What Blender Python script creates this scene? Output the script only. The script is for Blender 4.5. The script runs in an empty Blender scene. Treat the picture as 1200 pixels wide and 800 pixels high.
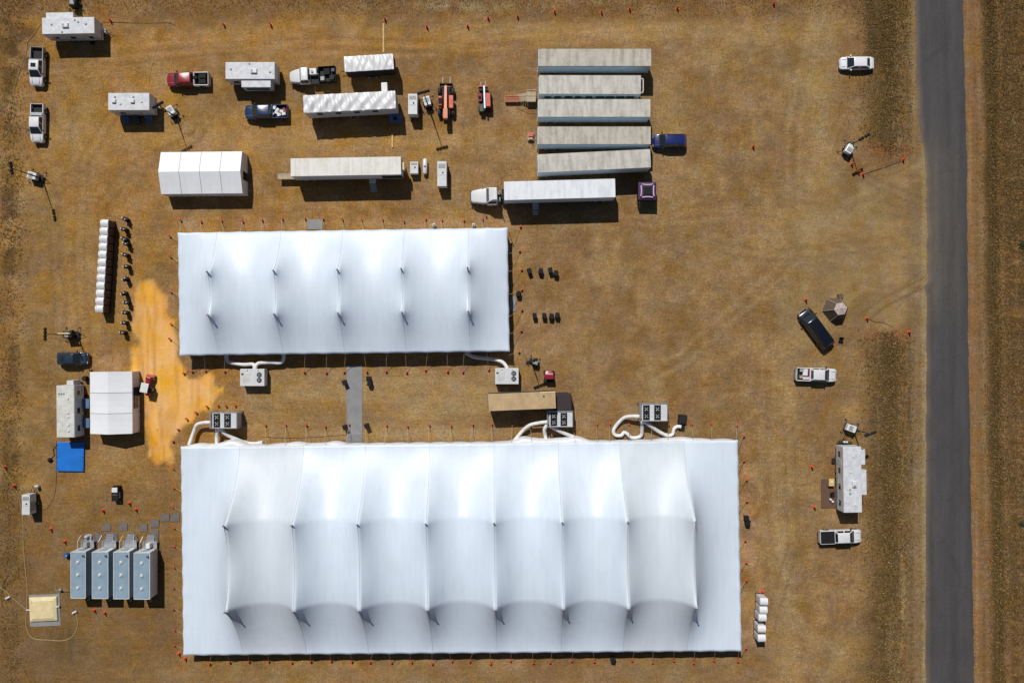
import bpy, bmesh, math, random
import numpy as np
from mathutils import Vector, Matrix
R = math.radians
random.seed(7); rng = np.random.default_rng(11)
scene = bpy.context.scene
col = scene.collection

# ------------------------------------------------------------------ camera, world, sun, exposure
CAM_H = 120.0; FPX = 939.0
cam = bpy.data.objects.new('camera', bpy.data.cameras.new('camera')); col.objects.link(cam)
cam.location = (0, 0, CAM_H); cam.rotation_euler = (0, 0, 0)
cam.data.sensor_width = 36; cam.data.lens = FPX / 1200 * 36; cam.data.clip_end = 9000; cam.data.clip_start = 1
scene.camera = cam
SUN = Vector((-0.245, 0.74, 1.0)).normalized()
sun_el = math.asin(SUN.z); sun_az = math.atan2(SUN.x, SUN.y)
world = bpy.data.worlds.new('World'); scene.world = world; world.use_nodes = True
wn = world.node_tree; bg = wn.nodes['Background']
sky = wn.nodes.new('ShaderNodeTexSky'); sky.sky_type = 'NISHITA'; sky.sun_disc = False
sky.sun_elevation = sun_el; sky.sun_rotation = sun_az; sky.dust_density = 0.6; sky.ozone_density = 2.0
wn.links.new(sky.outputs[0], bg.inputs[0]); bg.inputs[1].default_value = 0.05
sl = bpy.data.lights.new('sun', 'SUN'); sl.energy = 5.0; sl.angle = R(0.5); sl.color = (1.0, 0.965, 0.91)
so = bpy.data.objects.new('sun', sl); col.objects.link(so)
so.rotation_euler = SUN.to_track_quat('Z', 'Y').to_euler(); so.location = (0, 0, 90)
vs = scene.view_settings; vs.view_transform = 'Standard'; vs.look = 'None'; vs.gamma = 1; vs.exposure = -0.27

def W(px, py, z=0.0):
    """photo pixel (1200x800) of a point known to be z metres high -> world x, y"""
    k = (CAM_H - z) / FPX
    return ((px - 600) * k, (400 - py) * k)

# ------------------------------------------------------------------ materials
def s2l(c):
    return tuple(((v/255)/12.92 if v/255 <= .04045 else ((v/255+.055)/1.055)**2.4) for v in c)
MATS = {}
def mat(name, color, rough=.6, metal=0., dirt=.12, dscale=1.5, bump=0., bscale=8., coat=0., dcol=None, spec=.5, trans=0.):
    if name in MATS: return MATS[name]
    m = bpy.data.materials.new(name); m.use_nodes = True; nt = m.node_tree; b = nt.nodes['Principled BSDF']
    b.inputs['Roughness'].default_value = rough; b.inputs['Metallic'].default_value = metal
    b.inputs['Coat Weight'].default_value = coat; b.inputs['Specular IOR Level'].default_value = spec
    tc = nt.nodes.new('ShaderNodeTexCoord'); n = nt.nodes.new('ShaderNodeTexNoise')
    n.inputs['Scale'].default_value = dscale; n.inputs['Detail'].default_value = 6
    nt.links.new(tc.outputs['Object'], n.inputs['Vector'])
    mx = nt.nodes.new('ShaderNodeMix'); mx.data_type = 'RGBA'
    rp = nt.nodes.new('ShaderNodeMapRange'); rp.inputs[1].default_value = .35; rp.inputs[2].default_value = .75
    rp.inputs[4].default_value = 1
    nt.links.new(n.outputs[0], rp.inputs[0]); nt.links.new(rp.outputs[0], mx.inputs[0])
    c = (*color, 1); d = dcol or tuple(v*(1-dirt*2) for v in color)
    mx.inputs[6].default_value = c; mx.inputs[7].default_value = (*d, 1)
    nt.links.new(mx.outputs[2], b.inputs['Base Color'])
    if bump > 0:
        n2 = nt.nodes.new('ShaderNodeTexNoise'); n2.inputs['Scale'].default_value = bscale; n2.inputs['Detail'].default_value = 4
        nt.links.new(tc.outputs['Object'], n2.inputs['Vector'])
        bp = nt.nodes.new('ShaderNodeBump'); bp.inputs['Strength'].default_value = bump; bp.inputs['Distance'].default_value = .1
        nt.links.new(n2.outputs[0], bp.inputs['Height']); nt.links.new(bp.outputs[0], b.inputs['Normal'])
    MATS[name] = m; return m

white = mat('white_paint', (.66,.66,.67), .35, dirt=.05, coat=.3)
white2 = mat('white_gelcoat', (.58,.59,.60), .4, dirt=.07)
rvroof = mat('rv_roof_membrane', (.61,.62,.65), .6, dirt=.14, dscale=1.6)
sedanw = mat('white_car_paint', (.72,.73,.75), .25, dirt=.03, coat=.8)
greyp = mat('grey_paint', (.3,.31,.32), .5)
glass = mat('dark_glass', (.015,.022,.025), .06, dirt=.0, spec=.8)
lamp_m = mat('lamp_lens', (.6,.6,.6), .1)
red_l = mat('red_lens', (.35,.01,.01), .15)
rubber = mat('tyre_rubber', (.02,.02,.02), .8)
rim = mat('wheel_rim', (.4,.4,.42), .35, metal=.8)
steel = mat('galvanised_steel', (.45,.46,.47), .4, metal=.6, dirt=.15)
dsteel = mat('black_steel', (.018,.018,.02), .65, spec=.25)
chrome = mat('chrome', (.6,.6,.6), .15, metal=1)
alum = mat('aluminium', (.55,.56,.58), .35, metal=.7, dirt=.1)
redp = mat('red_paint', (.26,.012,.025), .3, coat=.6, dirt=.1)
bluep = mat('blue_paint', (.012,.035,.10), .28, coat=.7, dirt=.1)
blue2 = mat('deep_blue_paint', (.01,.018,.12), .28, coat=.8, dirt=.1)
navy = mat('navy_paint', (.02,.035,.06), .3, coat=.7, dirt=.1)
blackp = mat('black_paint', (.006,.008,.012), .22, coat=.8, dirt=.1)
orange = mat('orange_paint', (.62,.13,.05), .45, dirt=.1)
salmon = mat('faded_orange_paint', (.68,.24,.14), .5, dirt=.08)
redmach = mat('red_machine_paint', (.55,.09,.06), .45, dirt=.12)
yellow = mat('yellow_paint', (.6,.42,.12), .5)
flagm = mat('red_plastic', (.62,.05,.02), .5, dirt=.1)
conem = mat('orange_red_plastic', (.7,.09,.03), .5, dirt=.1)
bluetarp = mat('blue_tarp', (.012,.16,.58), .4, dirt=.12, dscale=.7, bump=.4, bscale=1.2)
bluepl = mat('blue_plastic', (.03,.12,.35), .4)
black_pl = mat('black_plastic', (.012,.012,.014), .7, spec=.2)
navy_pl = mat('navy_plastic', (.012,.016,.04), .6, spec=.25)
grey_pl = mat('grey_plastic', (.32,.32,.32), .6)
brown_pl = mat('brown_plastic', (.10,.055,.045), .55)
wc_roof = mat('white_translucent_plastic', (.68,.69,.70), .4, dirt=.05)
duct_m = mat('white_duct_fabric', (.72,.72,.71), .6, dirt=.12, bump=.5, bscale=5)
strap = mat('tan_strap', (.48,.38,.25), .8)
wood = mat('weathered_wood', (.42,.33,.22), .8, dirt=.2)
plank = mat('yellow_pine_plank', (.6,.4,.16), .8, dirt=.15)
matm = mat('grey_ground_mat', (.24,.24,.24), .85, dirt=.12, dscale=.6)
mat2 = mat('taupe_ground_mat', (.15,.13,.12), .9, dirt=.15)
hose_m = mat('straw_hose', (.32,.24,.10), .7)
dhose = mat('dark_hose', (.045,.035,.025), .7)
seam_m = mat('grey_webbing', (.42,.43,.45), .7)
bluegrey = mat('blue_grey_roof', (.235,.325,.40), .5, dirt=.13, dscale=.8)
bluewall = mat('blue_grey_wall', (.25,.34,.40), .5, dirt=.06)
greywall = mat('pale_grey_wall', (.52,.53,.57), .5, dirt=.06)
cream = mat('cream_sheet', (.68,.56,.31), .6, dirt=.08, bump=.3, bscale=1.0)
tanroof = mat('tan_roof', (.50,.35,.185), .65, dirt=.16, dscale=.9)
officeroof = mat('office_roof', (.60,.60,.55), .6, dirt=.14)
purple = mat('purple_fabric', (.05,.015,.07), .6)
pinkm = mat('pale_pink_edge', (.62,.45,.62), .5)
brownfab = mat('brown_tent_fabric', (.12,.085,.055), .8)
palefab = mat('pale_tent_fabric', (.48,.39,.36), .8)
green_pl = mat('green_foliage', (.045,.06,.02), .8)

def fabric_mat(name, color, rough):
    m = mat(name, color, rough, dirt=.02, dscale=.25, spec=.32)
    nt = m.node_tree; b = nt.nodes['Principled BSDF']
    tc = nt.nodes.new('ShaderNodeTexCoord'); mp = nt.nodes.new('ShaderNodeMapping'); mp.inputs['Scale'].default_value = (1.2,.12,1)
    n = nt.nodes.new('ShaderNodeTexNoise'); n.inputs['Scale'].default_value = 1.5; n.inputs['Detail'].default_value = 5
    mp2 = nt.nodes.new('ShaderNodeMapping'); mp2.inputs['Scale'].default_value = (.1,1.2,1)
    n2 = nt.nodes.new('ShaderNodeTexNoise'); n2.inputs['Scale'].default_value = 1.5
    nt.links.new(tc.outputs['Object'], mp.inputs[0]); nt.links.new(mp.outputs[0], n.inputs['Vector'])
    nt.links.new(tc.outputs['Object'], mp2.inputs[0]); nt.links.new(mp2.outputs[0], n2.inputs['Vector'])
    ad = nt.nodes.new('ShaderNodeMath'); ad.operation = 'ADD'
    nt.links.new(n.outputs[0], ad.inputs[0]); nt.links.new(n2.outputs[0], ad.inputs[1])
    bp = nt.nodes.new('ShaderNodeBump'); bp.inputs['Strength'].default_value = .10; bp.inputs['Distance'].default_value = .1
    nt.links.new(ad.outputs[0], bp.inputs['Height']); nt.links.new(bp.outputs[0], b.inputs['Normal'])
    # welded strips of the fabric and faint water marks
    wv = nt.nodes.new('ShaderNodeTexWave'); wv.wave_type = 'BANDS'; wv.bands_direction = 'X'; wv.inputs['Scale'].default_value = .34; wv.inputs['Distortion'].default_value = .3
    nt.links.new(tc.outputs['Object'], wv.inputs['Vector'])
    w1 = nt.nodes.new('ShaderNodeMapRange'); w1.inputs[1].default_value = .94; w1.inputs[2].default_value = 1.0; w1.inputs[3].default_value = 1; w1.inputs[4].default_value = .965; nt.links.new(wv.outputs['Fac'], w1.inputs[0])
    mp3 = nt.nodes.new('ShaderNodeMapping'); mp3.inputs['Scale'].default_value = (1.0,.22,1); n3 = nt.nodes.new('ShaderNodeTexNoise'); n3.inputs['Scale'].default_value = .8; n3.inputs['Detail'].default_value = 8; n3.inputs['Roughness'].default_value = .7
    nt.links.new(tc.outputs['Object'], mp3.inputs[0]); nt.links.new(mp3.outputs[0], n3.inputs['Vector'])
    w2 = nt.nodes.new('ShaderNodeMapRange'); w2.inputs[1].default_value = .45; w2.inputs[2].default_value = .75; w2.inputs[3].default_value = 1; w2.inputs[4].default_value = .92; nt.links.new(n3.outputs[0], w2.inputs[0])
    mm = nt.nodes.new('ShaderNodeMath'); mm.operation = 'MULTIPLY'; nt.links.new(w1.outputs[0], mm.inputs[0]); nt.links.new(w2.outputs[0], mm.inputs[1])
    src = b.inputs['Base Color'].links[0].from_socket; vm = nt.nodes.new('ShaderNodeVectorMath'); vm.operation = 'SCALE'
    nt.links.new(src, vm.inputs[0]); nt.links.new(mm.outputs[0], vm.inputs['Scale']); nt.links.new(vm.outputs[0], b.inputs['Base Color'])
    return m
vinyl = fabric_mat('white_tent_vinyl', (.60,.675,.765), .42)
vinyl_old = fabric_mat('older_grey_tent_vinyl', (.565,.62,.68), .47)
vinyl2 = fabric_mat('white_frame_tent_vinyl', (.74,.75,.77), .45)
wallv = mat('white_wall_vinyl', (.7,.7,.72), .5, dirt=.06)

def ribbed_roof(name, c1, c2, axis_scale):
    """dirty trailer roof: crosswise stains between the roof bows, blotchy grime"""
    m = bpy.data.materials.new(name); m.use_nodes = True; nt = m.node_tree; b = nt.nodes['Principled BSDF']; b.inputs['Roughness'].default_value = .6
    tc = nt.nodes.new('ShaderNodeTexCoord')
    mp = nt.nodes.new('ShaderNodeMapping'); mp.inputs['Scale'].default_value = (1.1,.22,1)
    n1 = nt.nodes.new('ShaderNodeTexNoise'); n1.inputs['Scale'].default_value = 1.4; n1.inputs['Detail'].default_value = 5
    n2 = nt.nodes.new('ShaderNodeTexNoise'); n2.inputs['Scale'].default_value = 1.6; n2.inputs['Detail'].default_value = 9; n2.inputs['Roughness'].default_value = .85
    oi = nt.nodes.new('ShaderNodeObjectInfo'); va = nt.nodes.new('ShaderNodeVectorMath'); va.operation = 'MULTIPLY_ADD'
    nt.links.new(tc.outputs['Object'], va.inputs[0]); va.inputs[1].default_value = (1,1,1)
    cb = nt.nodes.new('ShaderNodeCombineXYZ'); ml = nt.nodes.new('ShaderNodeMath'); ml.operation = 'MULTIPLY'; ml.inputs[1].default_value = 50
    nt.links.new(oi.outputs['Random'], ml.inputs[0]); nt.links.new(ml.outputs[0], cb.inputs[2]); nt.links.new(cb.outputs[0], va.inputs[2])
    nt.links.new(va.outputs[0], mp.inputs[0]); nt.links.new(mp.outputs[0], n1.inputs['Vector']); nt.links.new(va.outputs[0], n2.inputs['Vector'])
    av = nt.nodes.new('ShaderNodeMath'); av.operation = 'ADD'; nt.links.new(n1.outputs[0], av.inputs[0]); nt.links.new(n2.outputs[0], av.inputs[1])
    cr = nt.nodes.new('ShaderNodeMapRange'); cr.inputs[1].default_value = .9; cr.inputs[2].default_value = 1.22
    nt.links.new(av.outputs[0], cr.inputs[0])
    mx = nt.nodes.new('ShaderNodeMix'); mx.data_type = 'RGBA'; mx.inputs[6].default_value = (*c1,1); mx.inputs[7].default_value = (*c2,1)
    nt.links.new(cr.outputs[0], mx.inputs[0]); nt.links.new(mx.outputs[2], b.inputs['Base Color'])
    return m
dirtyroof = ribbed_roof('stained_trailer_roof', (.45,.415,.355), (.29,.25,.195), 1)
dirtyroof2 = ribbed_roof('pale_stained_trailer_roof', (.50,.485,.44), (.33,.305,.255), 1)
coolroof = ribbed_roof('clean_trailer_roof', (.70,.72,.75), (.56,.59,.62), 1)
goldroof = ribbed_roof('ivory_trailer_roof', (.68,.67,.63), (.57,.54,.48), 1)

# ------------------------------------------------------------------ mesh helpers
class MB:
    def __init__(s): s.v = []; s.f = []
    def add(s, vs_, fs): 
        o = len(s.v); s.v += [tuple(v) for v in vs_]; s.f += [tuple(i+o for i in f) for f in fs]; return s
    def box(s, x0, x1, y0, y1, z0, z1, tx=0, ty=0):
        return s.add([(x0,y0,z0),(x1,y0,z0),(x1,y1,z0),(x0,y1,z0),(x0+tx,y0+ty,z1),(x1-tx,y0+ty,z1),(x1-tx,y1-ty,z1),(x0+tx,y1-ty,z1)],
              [(3,2,1,0),(4,5,6,7),(0,1,5,4),(1,2,6,5),(2,3,7,6),(3,0,4,7)])
    def loft(s, rings, cap=True):
        n = len(rings[0]); o = len(s.v)
        for r in rings: s.v += [tuple(p) for p in r]
        for k in range(len(rings)-1):
            for i in range(n):
                j = (i+1) % n; s.f.append((o+k*n+i, o+k*n+j, o+(k+1)*n+j, o+(k+1)*n+i))
        if cap: s.f.append(tuple(o+i for i in range(n))[::-1]); s.f.append(tuple(o+(len(rings)-1)*n+i for i in range(n)))
        return s
    def tube(s, path, r, seg=8, rr=None):
        P = [Vector(p) for p in path]; rings = []
        for k, p in enumerate(P):
            a = P[max(k-1,0)]; b = P[min(k+1,len(P)-1)]; t = (b-a).normalized()
            u = t.cross(Vector((0,0,1))); u = u.normalized() if u.length > 1e-3 else Vector((1,0,0)); w = u.cross(t)
            q = rr[k] if rr else r
            rings.append([p+u*math.cos(2*math.pi*i/seg)*q+w*math.sin(2*math.pi*i/seg)*q for i in range(seg)])
        return s.loft(rings)
    def cyl(s, p0, p1, r, seg=12, r2=None): return s.tube([p0,p1], r, seg, rr=[r, r if r2 is None else r2])
    def lathe(s, prof, cx=0, cy=0, seg=16):
        rings = [[(cx+r*math.cos(2*math.pi*i/seg), cy+r*math.sin(2*math.pi*i/seg), z) for i in range(seg)] for r, z in prof]
        return s.loft(rings)
    def prism(s, poly, z0, z1):
        n = len(poly); return s.add([(x,y,z0) for x,y in poly]+[(x,y,z1) for x,y in poly],
            [tuple(range(n))[::-1], tuple(range(n,2*n))]+[(i,(i+1)%n,n+(i+1)%n,n+i) for i in range(n)])
    def slab(s, q, t=.02, inset=(0,0,0,0)):
        """thin slab proud of the quad q (counter-clockwise from outside); inset left,right,bottom,top"""
        a,b,c,d = [Vector(p) for p in q]
        def P(u,v): return (a*(1-u)+b*u)*(1-v)+(d*(1-u)+c*u)*v
        l,r_,bo,to = inset; Q = [P(l,bo),P(1-r_,bo),P(1-r_,1-to),P(l,1-to)]
        n = (b-a).cross(d-a).normalized()
        V = [p-n*.01 for p in Q]+[p+n*t for p in Q]
        return s.add(V, [(3,2,1,0),(4,5,6,7),(0,1,5,4),(1,2,6,5),(2,3,7,6),(3,0,4,7)])
    def build(s, name, m, parent=None, bevel=0, smooth=False, label=None):
        me = bpy.data.meshes.new(name); me.from_pydata([tuple(v) for v in s.v], [], s.f); me.validate(); me.update()
        bm = bmesh.new(); bm.from_mesh(me); bmesh.ops.recalc_face_normals(bm, faces=bm.faces); bm.to_mesh(me); bm.free()
        me.materials.append(m)
        if smooth:
            me.polygons.foreach_set('use_smooth', [True]*len(me.polygons))
            try: me.set_sharp_from_angle(angle=R(38))
            except Exception: pass
        o = bpy.data.objects.new(name, me); col.objects.link(o)
        if parent: o.parent = parent
        if bevel:
            b = o.modifiers.new('bevel','BEVEL'); b.width = bevel; b.segments = 2; b.limit_method = 'ANGLE'
        if label: o['label'] = label
        return o
def B(*a, **k): return MB().box(*a, **k)
def thing(name, label, cat, x=0, y=0, rot=0, group=None, z=0):
    o = bpy.data.objects.new(name, None); col.objects.link(o); o.empty_display_size = .3
    o.location = (x,y,z); o.rotation_euler = (0,0,R(rot)); o['label'] = label; o['category'] = cat
    if group: o['group'] = group
    return o
def tag(o, label, cat, group=None, x=None, y=None, rot=0, z=0):
    o['label'] = label; o['category'] = cat
    if group: o['group'] = group
    if x is not None: o.location = (x,y,z); o.rotation_euler = (0,0,R(rot))
    return o
def copy_tree(o, parent=None):
    c = o.copy(); col.objects.link(c); c.parent = parent
    for ch in list(o.children): copy_tree(ch, c)
    return c
def place(o, label, x, y, rot=0, z=0, group=None, first=False):
    c = o if first else copy_tree(o)
    c.location = (x,y,z); c.rotation_euler = (0,0,R(rot)); c['label'] = label
    if group: c['group'] = group
    return c
ORD = ['first','second','third','fourth','fifth','sixth','seventh','eighth','ninth','tenth','eleventh','twelfth','thirteenth','fourteenth','fifteenth',
 'sixteenth','seventeenth','eighteenth','nineteenth','twentieth','twenty-first','twenty-second','twenty-third','twenty-fourth','twenty-fifth','twenty-sixth','twenty-seventh','twenty-eighth','twenty-ninth','thirtieth','thirty-first','thirty-second']
def rrect(hw, zb, zt, r, x, n=4, ybias=0):
    """cross section ring in the y-z plane at x, top corners rounded"""
    pts = [(x,-hw+.03,zb),(x,hw-.03,zb),(x,hw,zb+.08)]
    for i in range(n+1):
        a = math.pi/2*i/n; pts.append((x, hw-r+r*math.cos(a), zt-r+r*math.sin(a)))
    for i in range(n+1):
        a = math.pi/2+math.pi/2*i/n; pts.append((x, -hw+r+r*math.cos(a), zt-r+r*math.sin(a)))
    pts.append((x,-hw,zb+.08)); return pts
def wheel(parent, x, y, r=.38, w=.26, name='wheel', dual=False, hub=rim):
    m = MB(); s = 1 if y > 0 else -1
    def ring(w_, rr_, yy): return [(x+rr_*math.cos(2*math.pi*i/18), yy, r+rr_*math.sin(2*math.pi*i/18)) for i in range(18)]
    n = 2 if dual else 1; ww = w
    for k in range(n):
        yc = y - s*k*(w+.04)
        m.loft([ring(0,r*.9,yc-ww/2),ring(0,r,yc-ww/2+.04),ring(0,r,yc+ww/2-.04),ring(0,r*.9,yc+ww/2)])
    t = m.build('wheel' if name is None else name, rubber, parent, smooth=True)
    MB().loft([ring(0,r*.55,y+s*(w/2-.02)),ring(0,r*.5,y+s*(w/2+.015))]).build('rim', hub, t, smooth=True)
    return t

# ------------------------------------------------------------------ ground
def axis(core, step, far):
    a = list(np.arange(-core, core+1e-6, step)); x = core; s = step
    while x < far:
        s *= 1.5; x = min(x+s, far); a.append(x); a.insert(0, -x)
    return np.array(a)
gx = axis(84, .35, 3500); gy = axis(58, .35, 3500)
GX, GY = np.meshgrid(gx, gy)
PX = GX*FPX/CAM_H+600; PY = 400-GY*FPX/CAM_H     # photo coordinates only as a drawing board for where soils lie on the ground
def vnoise(X, Y, s, seed):
    r = np.random.default_rng(seed); T = r.random((256,256))
    x = X/s; y = Y/s; xi = np.floor(x).astype(int); yi = np.floor(y).astype(int); fx = x-xi; fy = y-yi
    fx = fx*fx*(3-2*fx); fy = fy*fy*(3-2*fy); g = lambda a,b: T[b & 255, a & 255]
    return (g(xi,yi)*(1-fx)+g(xi+1,yi)*fx)*(1-fy)+(g(xi,yi+1)*(1-fx)+g(xi+1,yi+1)*fx)*fy
def fbm(X, Y, s, seed, o=4): return sum(vnoise(X, Y, s/2**k, seed+k)*.5**k for k in range(o))/sum(.5**k for k in range(o))
N1 = fbm(GX,GY,22,1); N2 = fbm(GX,GY,6,20); N3 = fbm(GX,GY,2.2,40,3); NH = fbm(GX*.16,GY*1.0,2.0,60,3); NV = fbm(GX,GY*.12,1.6,80,3)
C = np.zeros(GX.shape+(3,))
def lin(c): return np.array(s2l(c))/1.0
def blend(c, m):
    global C
    m = np.clip(m,0,1)[...,None]; C = C*(1-m)+lin(c)*m
def sm(a,b,x): t = np.clip((x-a)/(b-a),0,1); return t*t*(3-2*t)
def band(v,a,b,w): return sm(a-w,a+w,v)*(1-sm(b-w,b+w,v))
C[:] = lin((137,106,70))
blend((147,108,54), (1-sm(330,620,PX+ (N1-.5)*260))*.85)                       # golden west half
blend((160,122,66), band(PX,180,520,60)*band(PY,30,260,50)*sm(.42,.62,N1)*.55)
blend((122,92,54), sm(.50,.68,N2)*.40)
blend((112,82,46), sm(.56,.70,N1)*.45)
blend((150,118,78), sm(.55,.75,N3)*.35)
blend((128,100,64), sm(620,820,PX)*.5)
blend((134,111,74), band(PX+(N2-.5)*60,930,1078,30)*sm(180,230,PY+(N2-.5)*30)*(1-sm(350,420,PY+(N1-.5)*60))*.9)   # graded entrance
blend((136,112,74), band(PX+(N2-.5)*30,948,985,14)*(1-sm(150,260,PY))*.8)
blend((138,110,66), band(PX+(PY-330)*.05+(N2-.5)*20,1035,1062,10)*band(PY,230,370,30)*.45)
# west edge, field margin
u = PX+(N2-.5)*14-(PY-400)*.006
blend((126,92,46), (1-sm(2,16,u))*.8)
blend((84,62,36), band(u,5,22,4)*sm(.38,.6,N3)*.9)
blend((88,64,36), (1-sm(20,60,PX+(N2-.5)*50))*(1-sm(50,110,PY+(N2-.5)*60))*sm(.4,.55,N3)*.9)
blend((98,76,48), (1-sm(30,50,u))*sm(560,640,PY)*sm(.35,.6,N3)*.6)
blend((122,98,62), band(u,22,75,12)*band(PY,150,560,60)*.55)
# ploughed/unmown strip along the top edge
blend((118,86,52), (1-sm(18,30,PY+(N2-.5)*12))*.75)
blend((150,138,104), band(PX,500,640,20)*band(PY,2,12,5)*sm(.45,.6,N3)*.8)
blend((160,118,62), band(PX+(N2-.5)*80,150,560,70)*band(PY+(N2-.5)*10,34,56,6)*.6)
blend((143,112,66), band(PX,560,800,60)*band(PY+(N2-.5)*10,26,46,6)*.5)
blend((118,90,58), band(PX,480,620,40)*band(PY,90,210,40)*sm(.35,.55,N2)*.45)
N5 = fbm(GX,GY,1.6,500,3); N6 = fbm(GX,GY,3.5,520,4); N7 = fbm(GX*.35,GY,3,540,4); N8 = fbm(GX,GY*.3,3,560,4)
blend((110,80,44), sm(.56,.68,N5)*.28); blend((164,132,86), sm(.57,.70,1-N5)*.26)
blend((114,82,42), sm(.54,.66,N6)*.32); blend((158,128,84), sm(.56,.68,1-N6)*.28*sm(300,700,PX))
blend((156,116,56), sm(.55,.68,N7)*.42*(1-sm(500,700,PX))); blend((116,88,52), sm(.56,.68,N8)*.3)
# darker worn grass, bottom left and near the stain
blend((110,84,50), (1-sm(180,230,PX))*sm(540,620,PY)*.65)
blend((82,58,38), np.exp(-(((PX-74)/18)**2+((PY-748)/22)**2))*(.4+N3)*.9)
blend((98,80,58), np.exp(-(((PX-70)/50)**2+((PY-770)/24)**2))*.5)
blend((158,132,92), band(PX,285,600,8)*band(PY,440,515,8)*sm(.5,.62,NH)*.7)
blend((112,84,52), band(PX,285,600,8)*band(PY,440,515,8)*sm(.55,.7,1-NH)*.5)
blend((132,104,70), sm(770,790,PY)*band(PX,150,900,60)*.5)
# yellow sand tipped and spread by the tents
def polymask(pts, soft, wob):
    P = np.array(pts, float); n = len(P); d = np.full(GX.shape, 1e9); ins = np.zeros(GX.shape, bool)
    X = PX+(N3-.5)*wob; Y = PY+(vnoise(GX,GY,1.3,99)-.5)*wob
    for i in range(n):
        a = P[i]; b = P[(i+1)%n]; e = b-a; L = e@e
        t = np.clip(((X-a[0])*e[0]+(Y-a[1])*e[1])/L,0,1); d = np.minimum(d, np.hypot(X-a[0]-t*e[0], Y-a[1]-t*e[1]))
        c = ((a[1] > Y) != (b[1] > Y)) & (X < (b[0]-a[0])*(Y-a[1])/(b[1]-a[1]+1e-9)+a[0]); ins ^= c
    sd = np.where(ins, d, -d); return sm(-soft, soft, sd)
sandm = polymask([(160,334),(176,328),(186,340),(192,356),(203,372),(204,398),(208,418),(222,440),(246,438),(266,458),(250,474),(232,484),(220,494),(206,506),(200,532),(196,546),(182,542),(174,520),(168,470),(152,440),(154,415),(158,396),(156,360)], 4, 16)
blend((220,163,76), sandm*(.94+.08*N2))
blend((224,168,80), sandm*sm(.5,.75,vnoise(GX,GY*.1,.7,5))*.7)
blend((190,130,50), sandm*sm(.5,.75,vnoise(GX*1.0,GY*.12,.5,6))*.5)
# trampled straw between the tents
blend((146,118,78), band(PX,285,600,8)*band(PY,430,520,6)*.45)
blend((158,124,84), band(PY,256,268,4)*band(PX,205,600,10)*sm(.4,.6,N3)*.7)
blend((160,124,84), band(PX,866,892,4)*band(PY,520,770,10)*sm(.4,.65,N3)*.7)
blend((104,80,48), band(PX,190,212,5)*band(PY,560,770,10)*.4)
# east verge: ditch grass strips beside the road
v = PX+(N2-.5)*16
low = sm(380,400,PY+(N3-.5)*16); top = 1-sm(176,196,PY+(N2-.5)*24)
vg = np.clip(low+top,0,1)
blend((112,86,52), band(v,1010,1070,12)*vg*.75)
blend((84,68,38), band(v-(PY-400)*.008,1026,1050,9)*vg*(.45+.5*sm(.35,.6,N3)))
blend((150,128,88), band(v,1044,1060,4)*sm(560,620,PY)*sm(.4,.6,NV)*.8)
blend((66,50,34), band(PX,1014,1034,6)*(1-sm(60,90,PY))*.7)
blend((140,88,50), band(PX,1015,1078,8)*(band(PY+(N3-.5)*8,166,182,5)+band(PY+(N3-.5)*8,386,400,5))*.7)
blend((118,98,70), band(PX+(N3-.5)*6,1064,1092,4)*.8)
blend((150,128,92), band(PX+(N3-.5)*5,1079+PY*.004,1090,2)*sm(150,180,PY)*.6)
# east of the road
E = PX-(PY)*.016
blend((122,90,56), sm(1126,1132,PX)*.9)
blend((70,58,32), band(E+(N2-.5)*8,1152,1166,4)*.85)
blend((120,96,62), band(E+(N3-.5)*8,1140,1148,3)*.5*sm(.4,.6,NV))
blend((108,78,48), sm(1166,1174,E+(N2-.5)*8))
blend((74,58,34), sm(1172,1182,E)*sm(.45,.7,N3)*.6)
blend((124,96,60), sm(1174,1186,E)*sm(.5,.75,NH)*.6)
NL = vnoise(GX*1.0,GY*.06,.55,700)
for xx,ww,cc,ss in ((1030,1.5,(130,100,62),.7),(1046,1.2,(72,56,32),.8),(1055,1.6,(146,122,82),.6),(1066,1.2,(80,62,38),.7),(1073,1.5,(140,112,74),.6)):
    blend(cc, np.exp(-((PX+(N2-.5)*5-(PY-400)*.006-xx)/ww)**2)*ss*vg*(.3+NL))
for xx,ww,cc,ss in ((1134,1.3,(150,114,74),.6),(1141,1.0,(96,70,44),.7),(1146,1.2,(140,110,72),.6),(1170,1.3,(132,104,70),.7),(1178,1,(76,56,34),.6),(1186,1.5,(130,100,64),.5)):
    blend(cc, np.exp(-((E+(N2-.5)*4-xx)/ww)**2)*ss*(.3+NL))
blend((70,52,30), sm(1172,1180,E)*sm(.55,.75,vnoise(GX*.18,GY,.45,710))*.65)
blend((136,106,68), sm(1172,1180,E)*sm(.6,.8,vnoise(GX*.2,GY,.4,720))*.6)
blend((72,56,34), band(v,1022,1062,6)*vg*sm(.58,.78,vnoise(GX*.25,GY,.5,730))*.5)
# far surroundings
far = np.maximum(sm(82,100,np.abs(GX)), sm(57,75,np.abs(GY)))
blend((118,90,54), far*.8*sm(.3,.6,N1))
ALPHA = 1-.78*np.clip(sandm,0,1)-.35*band(PX,930,1078,30)*sm(180,230,PY)*(1-sm(350,420,PY))
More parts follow.
